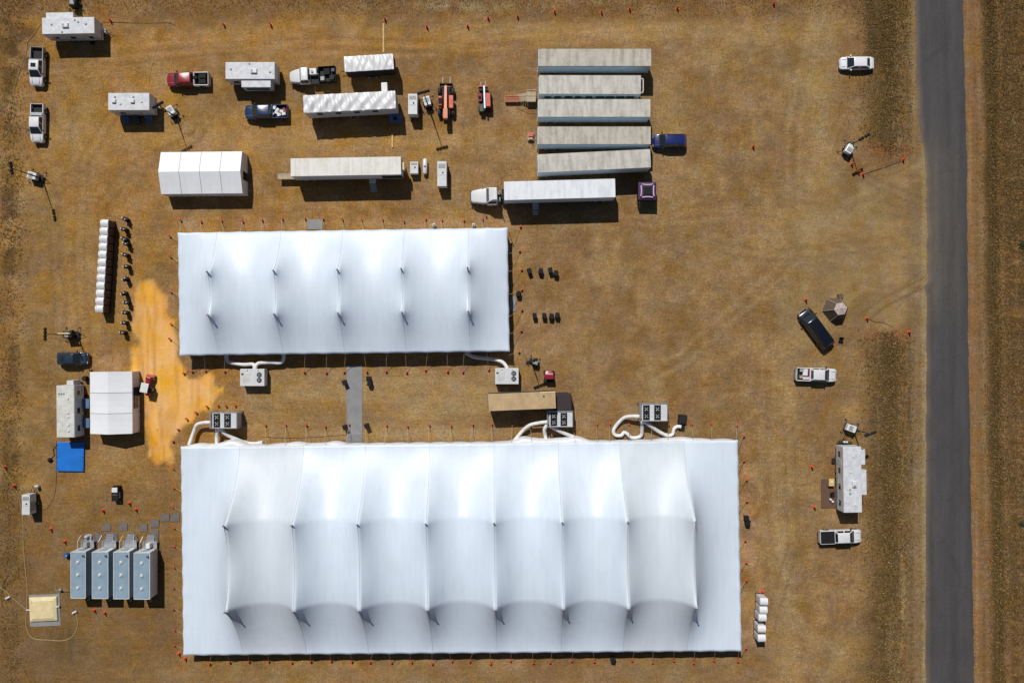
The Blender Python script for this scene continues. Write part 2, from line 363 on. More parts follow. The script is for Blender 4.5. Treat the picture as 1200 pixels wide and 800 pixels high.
# broad driven-over, paler dust
blend((160,132,90), band(PX+(N6-.5)*40,800,1076,30)*band(PY+(N6-.5)*30,236,330,24)*.16)
blend((158,126,80), band(PX+(N6-.5)*60,560,960,50)*band(PY+(N6-.5)*16,26,48,8)*.45)
blend((160,130,86), band(PX+(N6-.5)*16,770,800,12)*band(PY,60,260,40)*.35)
blend((156,128,86), band(PX+(N6-.5)*30,945,985,12)*band(PY,-20,260,30)*.40)
blend((158,130,88), band(PX+(N6-.5)*20,905,935,10)*band(PY,400,820,30)*.35)
blend((160,124,72), band(PX+(N6-.5)*30,100,560,30)*band(PY+(N6-.5)*10,150,172,6)*.40)
blend((156,122,74), band(PX+(N6-.5)*14,84,108,8)*band(PY,150,420,30)*.35)
# wheel tracks
def track(pts, w, c, s, pair=0):
    for off in ((-pair,pair) if pair else (0,)):
        P = np.array(pts,float)
        for a,b in zip(P[:-1],P[1:]):
            e = b-a; n = np.array([-e[1],e[0]])/np.hypot(*e)*off; a2 = a+n; L = e@e
            t = ((PX-a2[0])*e[0]+(PY-a2[1])*e[1])/L; tt = np.clip(t,0,1); d = np.hypot(PX-a2[0]-tt*e[0], PY-a2[1]-tt*e[1])
            blend(c, np.exp(-(d/w)**2)*s*1.5*(.4+N3))
track([(95,560),(100,420),(92,300),(98,190),(140,120)], 3, (120,90,54), .35, 6)
track([(24,150),(60,230),(70,360),(64,480),(80,620),(84,780)], 3, (120,92,56), .35, 6)
track([(130,60),(300,52),(480,60),(620,48),(800,36)], 2.5, (165,124,70), .4, 6)
track([(200,170),(300,165),(420,170),(520,240),(700,262),(860,250),(1060,270)], 3, (150,118,78), .35, 6)
track([(1080,200),(1000,240),(900,330),(800,420),(760,440)], 3, (150,122,84), .35, 7)
track([(1085,340),(1010,330),(900,420),(900,600),(930,790)], 3, (148,120,82), .35, 7)
track([(1085,300),(1000,300),(930,250),(930,150),(960,10)], 3, (148,122,84), .4, 7)
track([(1085,330),(1040,352),(1012,372)], 1.5, (96,78,56), .5, 5); track([(1060,180),(1020,196),(1008,206),(1085,240)], 1.4, (96,78,56), .4, 5)
track([(720,60),(640,215),(560,230),(500,232)], 2.5, (120,94,62), .35, 6)
track([(330,66),(300,100),(255,115),(230,160),(150,200),(120,240),(130,400)], 2, (122,92,50), .4, 6)
track([(540,60),(560,100),(548,150),(560,215),(620,250),(900,300),(1080,280)], 2, (120,95,64), .4, 6)
track([(840,780),(900,740),(930,640),(925,520),(1000,400),(1085,320)], 2, (118,94,62), .4, 6)
track([(780,166),(860,180),(940,230),(1080,250)], 2, (120,96,66), .4, 6)
track([(60,60),(140,70),(260,56),(400,50),(620,60),(780,70)], 2, (126,92,48), .4, 6)
track([(160,335),(172,400),(176,460),(186,540)], 1.6, (176,122,48), .4, 7)
# micro relief: ditch beside the road and lumps
Z = (fbm(GX,GY,3,120)-.5)*.10+(N1-.5)*.10
xr = (PX-1078-PY*.016)
Z -= .0 + .35*np.exp(-((E-1159)/6.0)**2) + .25*np.exp(-((v-1037)/9.0)**2)*vg
flat = 1-sm(0,1,np.maximum(0,1-np.abs(far)))*0
inroad = band(PX-(PY)*.016,1066,1136,5)
Z *= 1-inroad
Z *= (1-far*.5)
built = np.zeros(GX.shape)
for (a,b,c,d) in [(205,600,262,440),(205,880,500,775)]: built = np.maximum(built, band(PX,a,b,6)*band(PY,c,d,6))
Z *= 1-built*.9
Z -= .03
ny_, nx_ = GX.shape
verts = np.stack([GX,GY,Z],-1).reshape(-1,3)
idx = np.arange(nx_*ny_).reshape(ny_,nx_)
quads = np.stack([idx[:-1,:-1],idx[:-1,1:],idx[1:,1:],idx[1:,:-1]],-1).reshape(-1,4)
def np_mesh(name, verts, faces, n):
    me = bpy.data.meshes.new(name); me.vertices.add(len(verts)); me.vertices.foreach_set('co', verts.astype(np.float32).ravel())
    me.loops.add(faces.size); me.loops.foreach_set('vertex_index', faces.astype(np.int32).ravel())
    me.polygons.add(len(faces)); me.polygons.foreach_set('loop_start', np.arange(0,faces.size,n,dtype=np.int32)); me.polygons.foreach_set('loop_total', np.full(len(faces),n,np.int32))
    me.update(calc_edges=True); return me
me = np_mesh('ground', verts, quads, 4)
at = me.color_attributes.new('soil','FLOAT_COLOR','POINT')
at.data.foreach_set('color', np.concatenate([C*np.array([1,.99,.90]),ALPHA[...,None]],-1).astype(np.float32).ravel())
me.polygons.foreach_set('use_smooth',[True]*len(me.polygons))
gm = bpy.data.materials.new('dry_soil_and_stubble'); gm.use_nodes = True; nt = gm.node_tree; b = nt.nodes['Principled BSDF']
b.inputs['Roughness'].default_value = .95; b.inputs['Specular IOR Level'].default_value = .1
L = nt.links.new; N = nt.nodes.new
ca = N('ShaderNodeVertexColor'); ca.layer_name = 'soil'; tc = N('ShaderNodeTexCoord')
def noise(scale, detail, rough=.6, sc=(1,1,1), rot=0):
    mp = N('ShaderNodeMapping'); mp.inputs['Scale'].default_value = sc; mp.inputs['Rotation'].default_value = (0,0,rot); n = N('ShaderNodeTexNoise')
    n.inputs['Scale'].default_value = scale; n.inputs['Detail'].default_value = detail; n.inputs['Roughness'].default_value = rough
    L(tc.outputs['Object'], mp.inputs[0]); L(mp.outputs[0], n.inputs['Vector']); return n.outputs[0]
def rng_(o, a, b_, c, d):
    m = N('ShaderNodeMapRange'); m.inputs[1].default_value = a; m.inputs[2].default_value = b_; m.inputs[3].default_value = c; m.inputs[4].default_value = d; L(o, m.inputs[0]); return m.outputs[0]
def mul(a, b_):
    m = N('ShaderNodeMath'); m.operation = 'MULTIPLY'; L(a, m.inputs[0]); L(b_, m.inputs[1]); return m.outputs[0]
f1 = rng_(noise(2.8,9,.8), .3,.7,.78,1.24); f2 = rng_(noise(.22,8,.7), .3,.7,.86,1.15); f3 = rng_(noise(1.1,7,.75,(.35,1.3,1)), .3,.7,.82,1.18)
f4 = rng_(noise(6.5,3,.8), .33,.67,.66,1.34); f5 = rng_(noise(3.2,4,.8,(.45,1.6,1)), .35,.65,.84,1.16); f6 = rng_(noise(2.6,4,.8,(1.7,.3,1)), .35,.65,.88,1.12)
f = mul(mul(mul(mul(f1,f2),f3),f4),mul(f5,f6))
fm = N('ShaderNodeMix'); fm.data_type = 'FLOAT'; fm.inputs[2].default_value = 1.0; L(ca.outputs['Alpha'], fm.inputs[0]); L(f, fm.inputs[3]); f = fm.outputs[0]
sc_ = N('ShaderNodeVectorMath'); sc_.operation = 'SCALE'; L(ca.outputs[0], sc_.inputs[0]); L(f, sc_.inputs['Scale'])
mx = N('ShaderNodeMix'); mx.data_type = 'RGBA'; mx.inputs[7].default_value = (.40,.285,.125,1); L(sc_.outputs[0], mx.inputs[6])
L(mul(rng_(noise(2.6,9,.85,(.8,1.3,1)), .56,.72,0,.42), ca.outputs['Alpha']), mx.inputs[0])
mx2 = N('ShaderNodeMix'); mx2.data_type = 'RGBA'; mx2.inputs[7].default_value = (.10,.062,.03,1); L(mx.outputs[2], mx2.inputs[6])
L(mul(rng_(noise(.9,10,.78,(1,1.25,1),.4), .52,.74,0,.45), ca.outputs['Alpha']), mx2.inputs[0])
hv = N('ShaderNodeHueSaturation'); L(mx2.outputs[2], hv.inputs['Color']); L(rng_(noise(.13,4,.6), .3,.7,.493,.507), hv.inputs['Hue']); L(rng_(noise(.3,4,.6,(1,1,1),1.1), .3,.7,.82,1.06), hv.inputs['Saturation'])
L(hv.outputs[0], b.inputs['Base Color'])
bp = N('ShaderNodeBump'); bp.inputs['Strength'].default_value = .6; bp.inputs['Distance'].default_value = .12; L(noise(3.5,8,.75), bp.inputs['Height']); L(bp.outputs[0], b.inputs['Normal'])
me.materials.append(gm)
g = bpy.data.objects.new('ground', me); col.objects.link(g); g['kind'] = 'structure'; g['label'] = 'dry brown field of stubble and bare dirt with yellow sand patch'

# ------------------------------------------------------------------ road
rd = bpy.data.materials.new('worn_asphalt'); rd.use_nodes = True; nt = rd.node_tree; b = nt.nodes['Principled BSDF']; b.inputs['Roughness'].default_value = .85
L = nt.links.new; N = nt.nodes.new; tc = N('ShaderNodeTexCoord')
at_ = N('ShaderNodeVertexColor'); at_.layer_name = 'lane'
f1 = rng_(noise(6,6,.75), .3,.7,.74,1.26); f2 = mul(rng_(noise(.5,5,.6,(1.5,.08,1)), .3,.7,.82,1.18), rng_(noise(.35,8,.75,(1,.6,1)), .32,.7,.86,1.16))
vo = N('ShaderNodeTexVoronoi'); vo.feature = 'DISTANCE_TO_EDGE'; vo.inputs['Scale'].default_value = .22; mpv = N('ShaderNodeMapping'); mpv.inputs['Scale'].default_value = (1,.35,1)
nz = N('ShaderNodeTexNoise'); nz.inputs['Scale'].default_value = 1.5; nz.inputs['Detail'].default_value = 6; L(tc.outputs['Object'], nz.inputs['Vector'])
av_ = N('ShaderNodeVectorMath'); av_.operation = 'ADD'; L(tc.outputs['Object'], av_.inputs[0]); L(nz.outputs[1], av_.inputs[1]); L(av_.outputs[0], mpv.inputs[0]); L(mpv.outputs[0], vo.inputs['Vector'])
ck = rng_(vo.outputs[0], .004,.018,.86,1.0)
sc_ = N('ShaderNodeVectorMath'); sc_.operation = 'SCALE'; L(at_.outputs[0], sc_.inputs[0]); L(mul(mul(f1,f2),ck), sc_.inputs['Scale']); L(sc_.outputs[0], b.inputs['Base Color'])
bp = N('ShaderNodeBump'); bp.inputs['Strength'].default_value = .3; bp.inputs['Distance'].default_value = .02; L(noise(20,4,.7), bp.inputs['Height']); L(bp.outputs[0], b.inputs['Normal'])
ys = np.concatenate([np.arange(-3000,-120,60), np.arange(-120,120,.4), np.arange(120,3000,60)])
pyv = 400-ys*FPX/CAM_H
le = np.interp(pyv, [-200,0,100,140,170,200,260,340,400,600,800,1000],[1070,1072,1074.5,1077,1081.5,1084.5,1086,1086.5,1086,1085,1084.5,1084])
re_ = np.interp(pyv, [-200,0,120,200,400,600,800,1000],[1126,1128.5,1131,1133,1134.5,1138,1141.5,1145])
rr = np.random.default_rng(5); wob = np.convolve(rr.normal(0,1,len(ys)+8), np.ones(4)/4, 'same')[:len(ys)]; wob2 = np.convolve(rr.normal(0,1,len(ys)+8), np.ones(4)/4, 'same')[:len(ys)]
le = le+wob*(.7+1.3*band(pyv,140,360,20)); re_ = re_+wob2*.8
nc = 17; V = []; CC = []
for k,(y,a,b_) in enumerate(zip(ys,le,re_)):
    for i in range(nc):
        t = i/(nc-1); px = a+(b_-a)*t; V.append(((px-600)*CAM_H/FPX, y, .012+.05*(1-(2*t-1)**2)))
        wt = math.exp(-((t-.25)/.09)**2)+math.exp(-((t-.75)/.1)**2)
        base = np.array([.050,.0465,.0465])*(1+.10*wt-.16*math.exp(-((t-.62)/.06)**2)-.12*max(0,t-.85)*6)
        dust = (max(0,1-t*9)*.5+.25*float(band(np.array(pyv[k]),170,360,40))*(1-t))*1.0
        CC.append((*(base*(1-dust)+np.array([.19,.145,.095])*dust),1))
Q = [(r*nc+c, r*nc+c+1, (r+1)*nc+c+1, (r+1)*nc+c) for r in range(len(ys)-1) for c in range(nc-1)]
me = np_mesh('road', np.array(V), np.array(Q), 4); a_ = me.color_attributes.new('lane','FLOAT_COLOR','POINT'); a_.data.foreach_set('color', np.array(CC,np.float32).ravel())
me.materials.append(rd); ro = bpy.data.objects.new('road', me); col.objects.link(ro); ro['kind'] = 'structure'; ro['label'] = 'straight two lane asphalt road with dusty unmarked surface'

# ------------------------------------------------------------------ dry grass (stuff)
def tufts(name, label, n, sampler, size, cols, seed):
    r = np.random.default_rng(seed); x, y = sampler(r, n); n = len(x)
    gi = np.clip(np.searchsorted(gx, x),0,len(gx)-1); gj = np.clip(np.searchsorted(gy, y),0,len(gy)-1); z = Z[gj,gi]
    k = 3; V = np.zeros((n,k,3,3)); 
    for q in range(k):
        a = r.random(n)*2*np.pi; s = size*(.5+r.random(n)); w = s*.28; ln = .5+.7*r.random(n)
        V[:,q,0] = np.stack([x+np.cos(a+1.57)*w, y+np.sin(a+1.57)*w, z-.02],-1)
        V[:,q,1] = np.stack([x-np.cos(a+1.57)*w, y-np.sin(a+1.57)*w, z-.02],-1)
        V[:,q,2] = np.stack([x+np.cos(a)*s*ln, y+np.sin(a)*s*ln, z+s*(.4+.6*r.random(n))],-1)
    F = np.arange(n*k*3).reshape(-1,3); me = np_mesh(name, V.reshape(-1,3), F, 3)
    cs = np.array([s2l(c) for c in cols]); cc = cs[r.integers(0,len(cs),n)]*(.7+.6*r.random((n,1)))
    cc = np.repeat(cc, k*3, 0); a = me.color_attributes.new('tint','FLOAT_COLOR','POINT'); a.data.foreach_set('color', np.concatenate([cc,np.ones((len(cc),1))],-1).astype(np.float32).ravel())
    m = MATS.get('dry_blades')
    if not m:
        m = bpy.data.materials.new('dry_blades'); m.use_nodes = True; bb = m.node_tree.nodes['Principled BSDF']; bb.inputs['Roughness'].default_value = .9; bb.inputs['Specular IOR Level'].default_value = .1
        vc = m.node_tree.nodes.new('ShaderNodeVertexColor'); vc.layer_name = 'tint'; m.node_tree.links.new(vc.outputs[0], bb.inputs['Base Color']); MATS['dry_blades'] = m
    me.materials.append(m); o = bpy.data.objects.new(name, me); col.objects.link(o); o['kind'] = 'stuff'; o['label'] = label; o['category'] = 'grass'
def s_verge(r, n):
    y = (r.random(n)-.5)*112; py = 400-y*FPX/CAM_H; w = r.random(n)
    a = 1040+r.normal(0,1,n)*15+(py-400)*.008; bb = 1150+py*.016+r.random(n)*60+r.normal(0,4,n); c = 12+r.normal(0,1,n)*9
    px = np.where(w < .42, a, np.where(w < .93, bb, c))
    x = (px-600)*CAM_H/FPX
    dens = fbm(x, y, 5, 300, 3); keep = dens*1.5 > r.random(n)*.9+.15
    keep &= ~((px < 1080) & (px > 900) & (py > 178+r.normal(0,5,n)) & (py < 392+r.normal(0,5,n)))
    keep &= ~((px > 1068+py*.016+r.normal(0,1.5,n)) & (px < 1136+py*.016+r.normal(0,1.5,n)))
    return x[keep], y[keep]
def s_top(r, n):
    px = r.random(n)*1060; py = -20+r.random(n)*44*(r.random(n)**.5); return (px-600)*CAM_H/FPX, (400-py)*CAM_H/FPX
NOGO = [(1066,1146,-99,999),(205,605,266,420),(206,872,516,772),(400,430,425,525)]
def s_field(r, n):
    px = r.random(n)*1080-10; py = r.random(n)*830-15; ok = np.ones(n,bool)
    for a,b_,c,d in NOGO: ok &= ~((px>a)&(px<b_)&(py>c)&(py<d))
    ok &= ~((px>150)&(px<270)&(py>330)&(py<545)&(r.random(n)<.95))
    return ((px-600)*CAM_H/FPX)[ok], ((400-py)*CAM_H/FPX)[ok]
tufts('verge_grass','rough dry brown and green grass along road verges and field margin',110000,s_verge,.17,[(114,89,53),(96,75,42),(128,101,62),(146,120,78),(92,79,43),(114,87,51)],3)
tufts('margin_grass','uncut dry grass along the top edge of the field',16000,s_top,.14,[(124,92,54),(140,106,64),(112,82,48),(150,120,78)],4)
tufts('field_stubble','short sparse straw stubble over the whole field',50000,s_field,.08,[(150,118,70),(160,128,82),(132,100,58),(142,110,66)],5)

# ------------------------------------------------------------------ stretched membrane solver
def solve(nx,ny,dx,dy,peaks,seams,rows,eave,kx,ky,Ts,Tr,lx0=None,load=0.0,it=4000):
    # node grid nx*ny ; minimise sum kx*hx^2+ky*hy^2 + line terms
    wx=np.full((ny,nx-1),kx*dy/dx); wy=np.full((ny-1,nx),ky*dx/dy)
    for i in seams: wy[:,i]+=Ts/dy
    for j,i0,i1 in rows: wx[j,i0:i1]+=Tr/dx
    h=np.full((ny,nx),eave,float)
    fixed=np.zeros((ny,nx),bool); fixed[0]=fixed[-1]=True; fixed[:,0]=fixed[:,-1]=True
    for (j,i,z) in peaks: h[j,i]=z; fixed[j,i]=True
    free=~fixed
    def A(v):
        r=np.zeros_like(v)
        d=(v[:,1:]-v[:,:-1])*wx; r[:,1:]+=d; r[:,:-1]-=d
        d=(v[1:]-v[:-1])*wy; r[1:]+=d; r[:-1]-=d
        return r
    b=-A(h)-load*dx*dy; b[fixed]=0
    x=np.zeros_like(h); r=b.copy(); D=np.zeros_like(h)
    D[:,1:]+=wx; D[:,:-1]+=wx; D[1:]+=wy; D[:-1]+=wy
    z=r/D; p=z.copy(); rz=(r*z).sum()
    for k in range(it):
        Ap=A(p*free); Ap[fixed]=0
        a=rz/(p*Ap).sum(); x+=a*p; r-=a*Ap
        if np.abs(r).max()<1e-6: break
        z=r/D; rn=(r*z).sum(); p=z+rn/rz*p; rz=rn
    return h+x

# ------------------------------------------------------------------ large pole tents
def quad_map(c, u, v):
    a,b,c_,d = [np.array(p) for p in c]     # NW, NE, SE, SW
    return (a*(1-u)+b*u)*(1-v)+(d*(1-u)+c_*u)*v
def pole_tent(name, label, corners_px, eave, peak, seam_u, row_v, kx, ky, Ts, Tr, stake_gap=3.05):
    cs = [W(px,py,eave) for px,py in corners_px]
    cx = sum(c[0] for c in cs)/4; cy = sum(c[1] for c in cs)/4
    cs = [(c[0]-cx,c[1]-cy) for c in cs]
    Wd = math.dist(cs[0],cs[1]); Dp = math.dist(cs[0],cs[3]); st = .36
    nx = int(Wd/st)+1; ny = int(Dp/st)+1
    si = [int(round(u*(nx-1))) for u in seam_u]; rj = [int(round(v*(ny-1))) for v in row_v]
    h = solve(nx,ny,Wd/(nx-1),Dp/(ny-1),[(j,i,peak) for i in si for j in rj],si,[(j,si[0],si[-1]) for j in rj] if Tr else [],eave,kx,ky,Ts,Tr)
    h = eave+(peak-eave)*np.clip((h-eave)/(peak-eave),0,1)**(1.45 if Wd > 60 else 1.2)
    t = thing(name, label, 'tent', cx, cy)
    P = np.zeros((ny,nx,3))
    npx = max(1,round(Wd/stake_gap)); npy = max(1,round(Dp/stake_gap))
    for j in range(ny):
        for i in range(nx):
            u = i/(nx-1); v_ = j/(ny-1)
            ex = min(i,nx-1-i); ey = min(j,ny-1-j)
            x,y = quad_map(cs,u,v_)
            # scalloped, slightly irregular edge between the side poles
            sx = .06*abs(math.sin(math.pi*u*npx))*math.exp(-ey/2.5); sy = .07*abs(math.sin(math.pi*v_*npy))*math.exp(-ex/2.5)
            y += (-sx if j < ny/2 else sx); x += (sy if i < nx/2 else -sy)
            P[j,i] = (x,y,h[j,i]-.05*abs(math.sin(math.pi*u*npx))*math.exp(-ey/2.)-.05*abs(math.sin(math.pi*v_*npy))*math.exp(-ex/2.))
    idx = np.arange(nx*ny).reshape(ny,nx); F = np.stack([idx[:-1,:-1],idx[1:,:-1],idx[1:,1:],idx[:-1,1:]],-1).reshape(-1,4)
    me = np_mesh('roof_membrane', P.reshape(-1,3), F, 4); me.materials.append(vinyl); me.materials.append(vinyl_old)
    if nx > 150: me.polygons.foreach_set('material_index',[1 if (si[0] <= (k_%(nx-1)) < si[1] or si[-2] <= (k_%(nx-1)) < si[-1]) else 0 for k_ in range(len(F))])
    me.polygons.foreach_set('use_smooth',[True]*len(me.polygons))
    o = bpy.data.objects.new('roof_membrane', me); col.objects.link(o); o.parent = t
    so_ = o.modifiers.new('thick','SOLIDIFY'); so_.thickness = .03; so_.offset = -1
    # valance round the edge
    ring = [tuple(P[0,i]) for i in range(nx)]+[tuple(P[j,-1]) for j in range(1,ny)]+[tuple(P[-1,i]) for i in range(nx-2,-1,-1)]+[tuple(P[j,0]) for j in range(ny-2,0,-1)]
    m = MB(); n = len(ring)
    m.add([(x,y,z-.01) for x,y,z in ring]+[(x*1.0006,y*1.001,z-.28) for x,y,z in ring],[(i,(i+1)%n,n+(i+1)%n,n+i) for i in range(n)])
    vo = m.build('valance', wallv, t); q = vo.modifiers.new('thick','SOLIDIFY'); q.thickness = .02
    # seam webbing
    for i in si:
        m = MB(); m.tube([(P[j,i,0],P[j,i,1],P[j,i,2]+.0) for j in range(ny)], .022, 5); m.build('seam_webbing', seam_m, t)
    # side walls, hanging a little inside the eave
    def edge(u,v_): return quad_map(cs,u,v_)
    for nm,(u0,v0,u1,v1) in {'n':(.004,(.004 if Wd > 60 else .018),.996,(.004 if Wd > 60 else .018)),'s':(.006,.982,.994,.982),'w':(.006,.018,.006,.982),'e':(.994,.018,.994,.982)}.items():
        m = MB(); K = 160 if nm in 'ns' else 44; vv = []
        for k in range(K+1):
            q = k/K; x,y = edge(u0+(u1-u0)*q, v0+(v1-v0)*q); wv = .05*math.sin(k*2.1)+.04*math.sin(k*.9); bx,by = (0,wv) if nm in 'ns' else (wv,0)
            if nm == 'n' and Wd > 60:      # the wall skirt billows out where the ducts feed in
                by = .05+.1*abs(math.sin(math.pi*q*27))+sum(a_*math.exp(-((q-c_)/w_)**2) for c_,w_,a_ in ((.03,.02,.3),(.085,.022,.85),(.2,.03,.3),(.27,.02,.35),(.62,.025,.7),(.67,.025,.4),(.71,.02,.7),(.9,.04,.35)))
            vv += [(x+bx,y+by,.0),(x+bx*1.05,y+by*1.05,1.1),(x+bx*.75,y+by*.75,2.1),(x,y-.03,eave-.04)]
        m.add(vv,[(4*k+r_,4*k+4+r_,4*k+5+r_,4*k+1+r_) for k in range(K) for r_ in range(3)]); w = m.build('side_wall', wallv, t, smooth=True); q = w.modifiers.new('thick','SOLIDIFY'); q.thickness = .02
    # centre poles and finials
    for i in si:
        for j in rj:
            x,y,z = P[j,i]; MB().cyl((x,y,0),(x,y,z-.05),.09,10).build('centre_pole', alum, t)
            MB().lathe([(.12,z-.03),(.14,z+.04),(.05,z+.14),(.02,z+.2)],x,y,8).build('pole_cap', greyp, t)
    return t, cs, cx, cy, P

bigc = [(211.5,523),(865,515.5),(869.5,763),(214.5,768)]
smlc = [(208,272.5),(595,266.5),(597.5,412),(210,417)]
big = pole_tent('pole_tent','enormous white pole tent with sixteen peaks in two rows at the bottom of the site', bigc, 2.6, 9.7,
      [(-311+379)/640+ (72.8*k)/640 for k in range(8)], [.335,.722], 1,8,20,8)
sml = pole_tent('pole_tent','smaller white pole tent with ten peaks, above the enormous one', smlc, 2.85, 7.0,
      [.121+.1894*k for k in range(5)], [.345,.678], 1,2.2,4.5,0)

# stakes with red caps and the straps from the eave
stake = thing('tent_stake','stake','tent stake')
MB().cyl((0,0,-.2),(.0,0,.42),.035,8).build('stake', dsteel, stake)
MB().lathe([(.17,.30),(.17,.42),(.12,.5),(.03,.53)],0,0,10).build('cap', flagm, stake, smooth=True)
first = [True]
def put_stake(label, x, y, group):
    s = place(stake, label, x, y, random.uniform(0,360), group=group, first=first[0]); first[0] = False
    s.scale = (1,1,random.uniform(.8,1.15)); return s
def strap_to(t, ex, ey, ez, sx, sy):
    ox,oy = t.location.x,t.location.y
    MB().tube([(ex-ox,ey-oy,ez),(sx-ox,sy-oy,.25)], .028, 5).build('guy_strap', strap, t)
def side_pole(t, x, y, z):
    ox,oy = t.location.x,t.location.y; MB().cyl((x-ox,y-oy,0),(x-ox,y-oy,z),.04,6).build('side_pole', alum, t)
def stakes(tent, nm, xs, ysrow, side, ex_py, groupname, skip=()):
    t = tent[0]
    lab = {'n':'top','s':'bottom','w':'left','e':'right'}[side]
    for k,(px,py) in enumerate(zip(xs,ysrow)):
        sx,sy = W(px+random.uniform(-1.8,1.8),py+random.uniform(-1.8,1.8),.4)
        frm = 'from the left' if side in 'ns' else 'from the top'
        put_stake(f'red capped stake, {ORD[k]} {frm}, {lab} side of {nm} tent', sx, sy, groupname)
        if side in 'ns': e = W(px+random.uniform(-2,2), ex_py(px), 2.6)
        else: e = W(ex_py(py), py+random.uniform(3,7)*(1 if side=='w' else 1), 2.6)
        strap_to(t, e[0], e[1], 2.6, sx, sy)
        if k % 2 == 0: side_pole(t, e[0]*.995 if side in 'we' else e[0], e[1]+(-.15 if side=='n' else .15 if side=='s' else 0), 2.6)
G = 'red capped stakes holding down the big tents'
nb = [205+23.6*k for k in range(28)]
ov = {}
xsN = [311,334.5,360,381.5,407,429,452,478,503,528,552,576,599,622,673,700,716,738,764,784,812,834,862]
stakes(big,'large',xsN,[499-.004*(x-400) if x<700 else 497.5 for x in xsN],'n',lambda px: 523-(px-211)*.0115,G)
xsS = [246.5,269,292.5,316,340,364,387.5,410.5,434.5,457,481,505,528.5,552,575,599,623,646,670,694.5,742,766,789.5,813,838,866]
stakes(big,'large',xsS,[776.5-(x-246)*.0030 for x in xsS],'s',lambda px: 767.5-(px-214)*.007,G)
ysW = [548,571,595,618,641,664,688,713,736,757]
stakes(big,'large',[202.5]*len(ysW),ysW,'w',lambda py: 212+(py-520)*.012,G)
ysE = [512,539,563,586,634,659,681,760]
stakes(big,'large',[873+(y-512)*.012 for y in ysE],ysE,'e',lambda py: 865.5+(py-515)*.016,G)
xs = [212,236,260,283,305,331,358,377,402,424,448,472,498,519,542,566]
stakes(sml,'small',xs,[257.5-(x-212)*.004 for x in xs],'n',lambda px: 272-(px-208)*.0155,G)
xs = [213,225,240,264,357,381,404,428,452,476,500,524,544,572]
stakes(sml,'small',xs,[435.5-(x-212)*.003 for x in xs],'s',lambda px: 416.5-(px-210)*.013,G)
ys2 = [275,300,341,380,396]
stakes(sml,'small',[199]*len(ys2),ys2,'w',lambda py: 208.5,G)
ys3 = [265,292,314,340,364,388,412]
stakes(sml,'small',[610]*len(ys3),ys3,'e',lambda py: 597,G)
# curve of capped stakes round the sand by the left cooling unit
for k,(px,py) in enumerate([(202,517),(208,503),(218,490.5),(229,483),(242,476),(255,475),(264,475),(275,475)]):
    x,y = W(px,py,.4); put_stake(f'red capped stake, {ORD[k]} from the left in the curve between yellow sand and cooling unit', x, y, 'stakes curving round the sand')

# ------------------------------------------------------------------ frame tents with gabled roofs
def gable_tent(label, cx, cy, L_, D_, eave, ridge, bays, rot, openings):
    t = thing('frame_tent', label, 'tent', cx, cy, rot); h = L_/2; d = D_/2; K = bays*6
    def roof_z(u): return eave+(ridge-eave)*(1-abs(u))
    vs_=[]; 
    for i in range(K+1):
        x = -h+L_*i/K; sag = -.05*abs(math.sin(math.pi*i/6))
        for u in (-1,-.66,-.33,0,.33,.66,1): vs_.append((x,u*d,roof_z(u)+sag*(1.0 if abs(u) < .9 else .3)))
    m = MB().add(vs_,[(i*7+j,(i+1)*7+j,(i+1)*7+j+1,i*7+j+1) for i in range(K) for j in range(6)])
    o = m.build('roof_cover', vinyl2, t); q = o.modifiers.new('t','SOLIDIFY'); q.thickness = .03
    for i in range(1,bays):
        x = -h+L_*i/bays; MB().tube([(x,-d,eave+.03),(x,0,ridge+.03),(x,d,eave+.03)],.03,5).build('roof_seam', seam_m, t)
    for s in (-1,1):
        m = MB(); vv = []
        for k in range(K*2+1):
            x = -h+L_*k/(K*2); vv += [(x,s*(d-.06)+.03*math.sin(k*1.7),0),(x,s*(d-.06),eave-.02)]
        m.add(vv,[(2*k,2*k+2,2*k+3,2*k+1) for k in range(K*2)]); o = m.build('side_wall', wallv, t); q = o.modifiers.new('t','SOLIDIFY'); q.thickness = .02
    for s in (-1,1):
        x = s*(h-.04)
        if (s in openings):
            m = MB(); m.prism([],0,0) if False else None
            for y0,y1 in ((-d,-1.0),(.3,d)):
                z0 = roof_z(y0/d)-.05; z1 = roof_z(y1/d)-.05; m.add([(x,y0,0),(x,y1,0),(x,y1,z1),(x,y0,z0),(x+.03*s,y0,0),(x+.03*s,y1,0),(x+.03*s,y1,z1),(x+.03*s,y0,z0)],[(0,1,2,3),(4,5,6,7),(0,1,5,4),(1,2,6,5),(2,3,7,6),(3,0,4,7)])
            m.add([(x,-1,2.1),(x,.3,2.1),(x,.3,roof_z(.3/d)-.05),(x,0,ridge-.05),(x,-1,roof_z(1/d)-.05)],[(0,1,2,3,4)])
            m.build('end_wall', wallv, t)
            B(x-.06,x+.06,-1.04,-1.0,0,2.1).build('door_flap', vinyl2, t)
        else:
            m = MB().add([(x,-d,0),(x,d,0),(x,d,eave-.05),(x,0,ridge-.05),(x,-d,eave-.05)],[(0,1,2,3,4)]); m.build('end_wall', wallv, t)
    for i in range(bays+1):
        for s in (-1,1):
            x = -h+.08+(L_-.16)*i/bays; MB().cyl((x,s*(d-.15),0),(x,s*(d-.15),eave-.05),.05,6).build('frame_leg', alum, t)
    return t
x0,y0 = W(188.7,178,2.5); x1,y1 = W(284,227,2.5)
gable_tent('white gabled frame tent with four bays and open right end', (x0+x1)/2,(y0+y1)/2, abs(x1-x0), abs(y0-y1), 2.5,3.45,4,.6,(1,))
x0,y0 = W(105.5,435.5,2.5); x1,y1 = W(155,508,2.5)
ft = gable_tent('white gabled frame tent with three bays beside the grey office cabin', (x0+x1)/2,(y0+y1)/2, abs(y0-y1), abs(x1-x0), 2.5,3.45,3,90.3,())
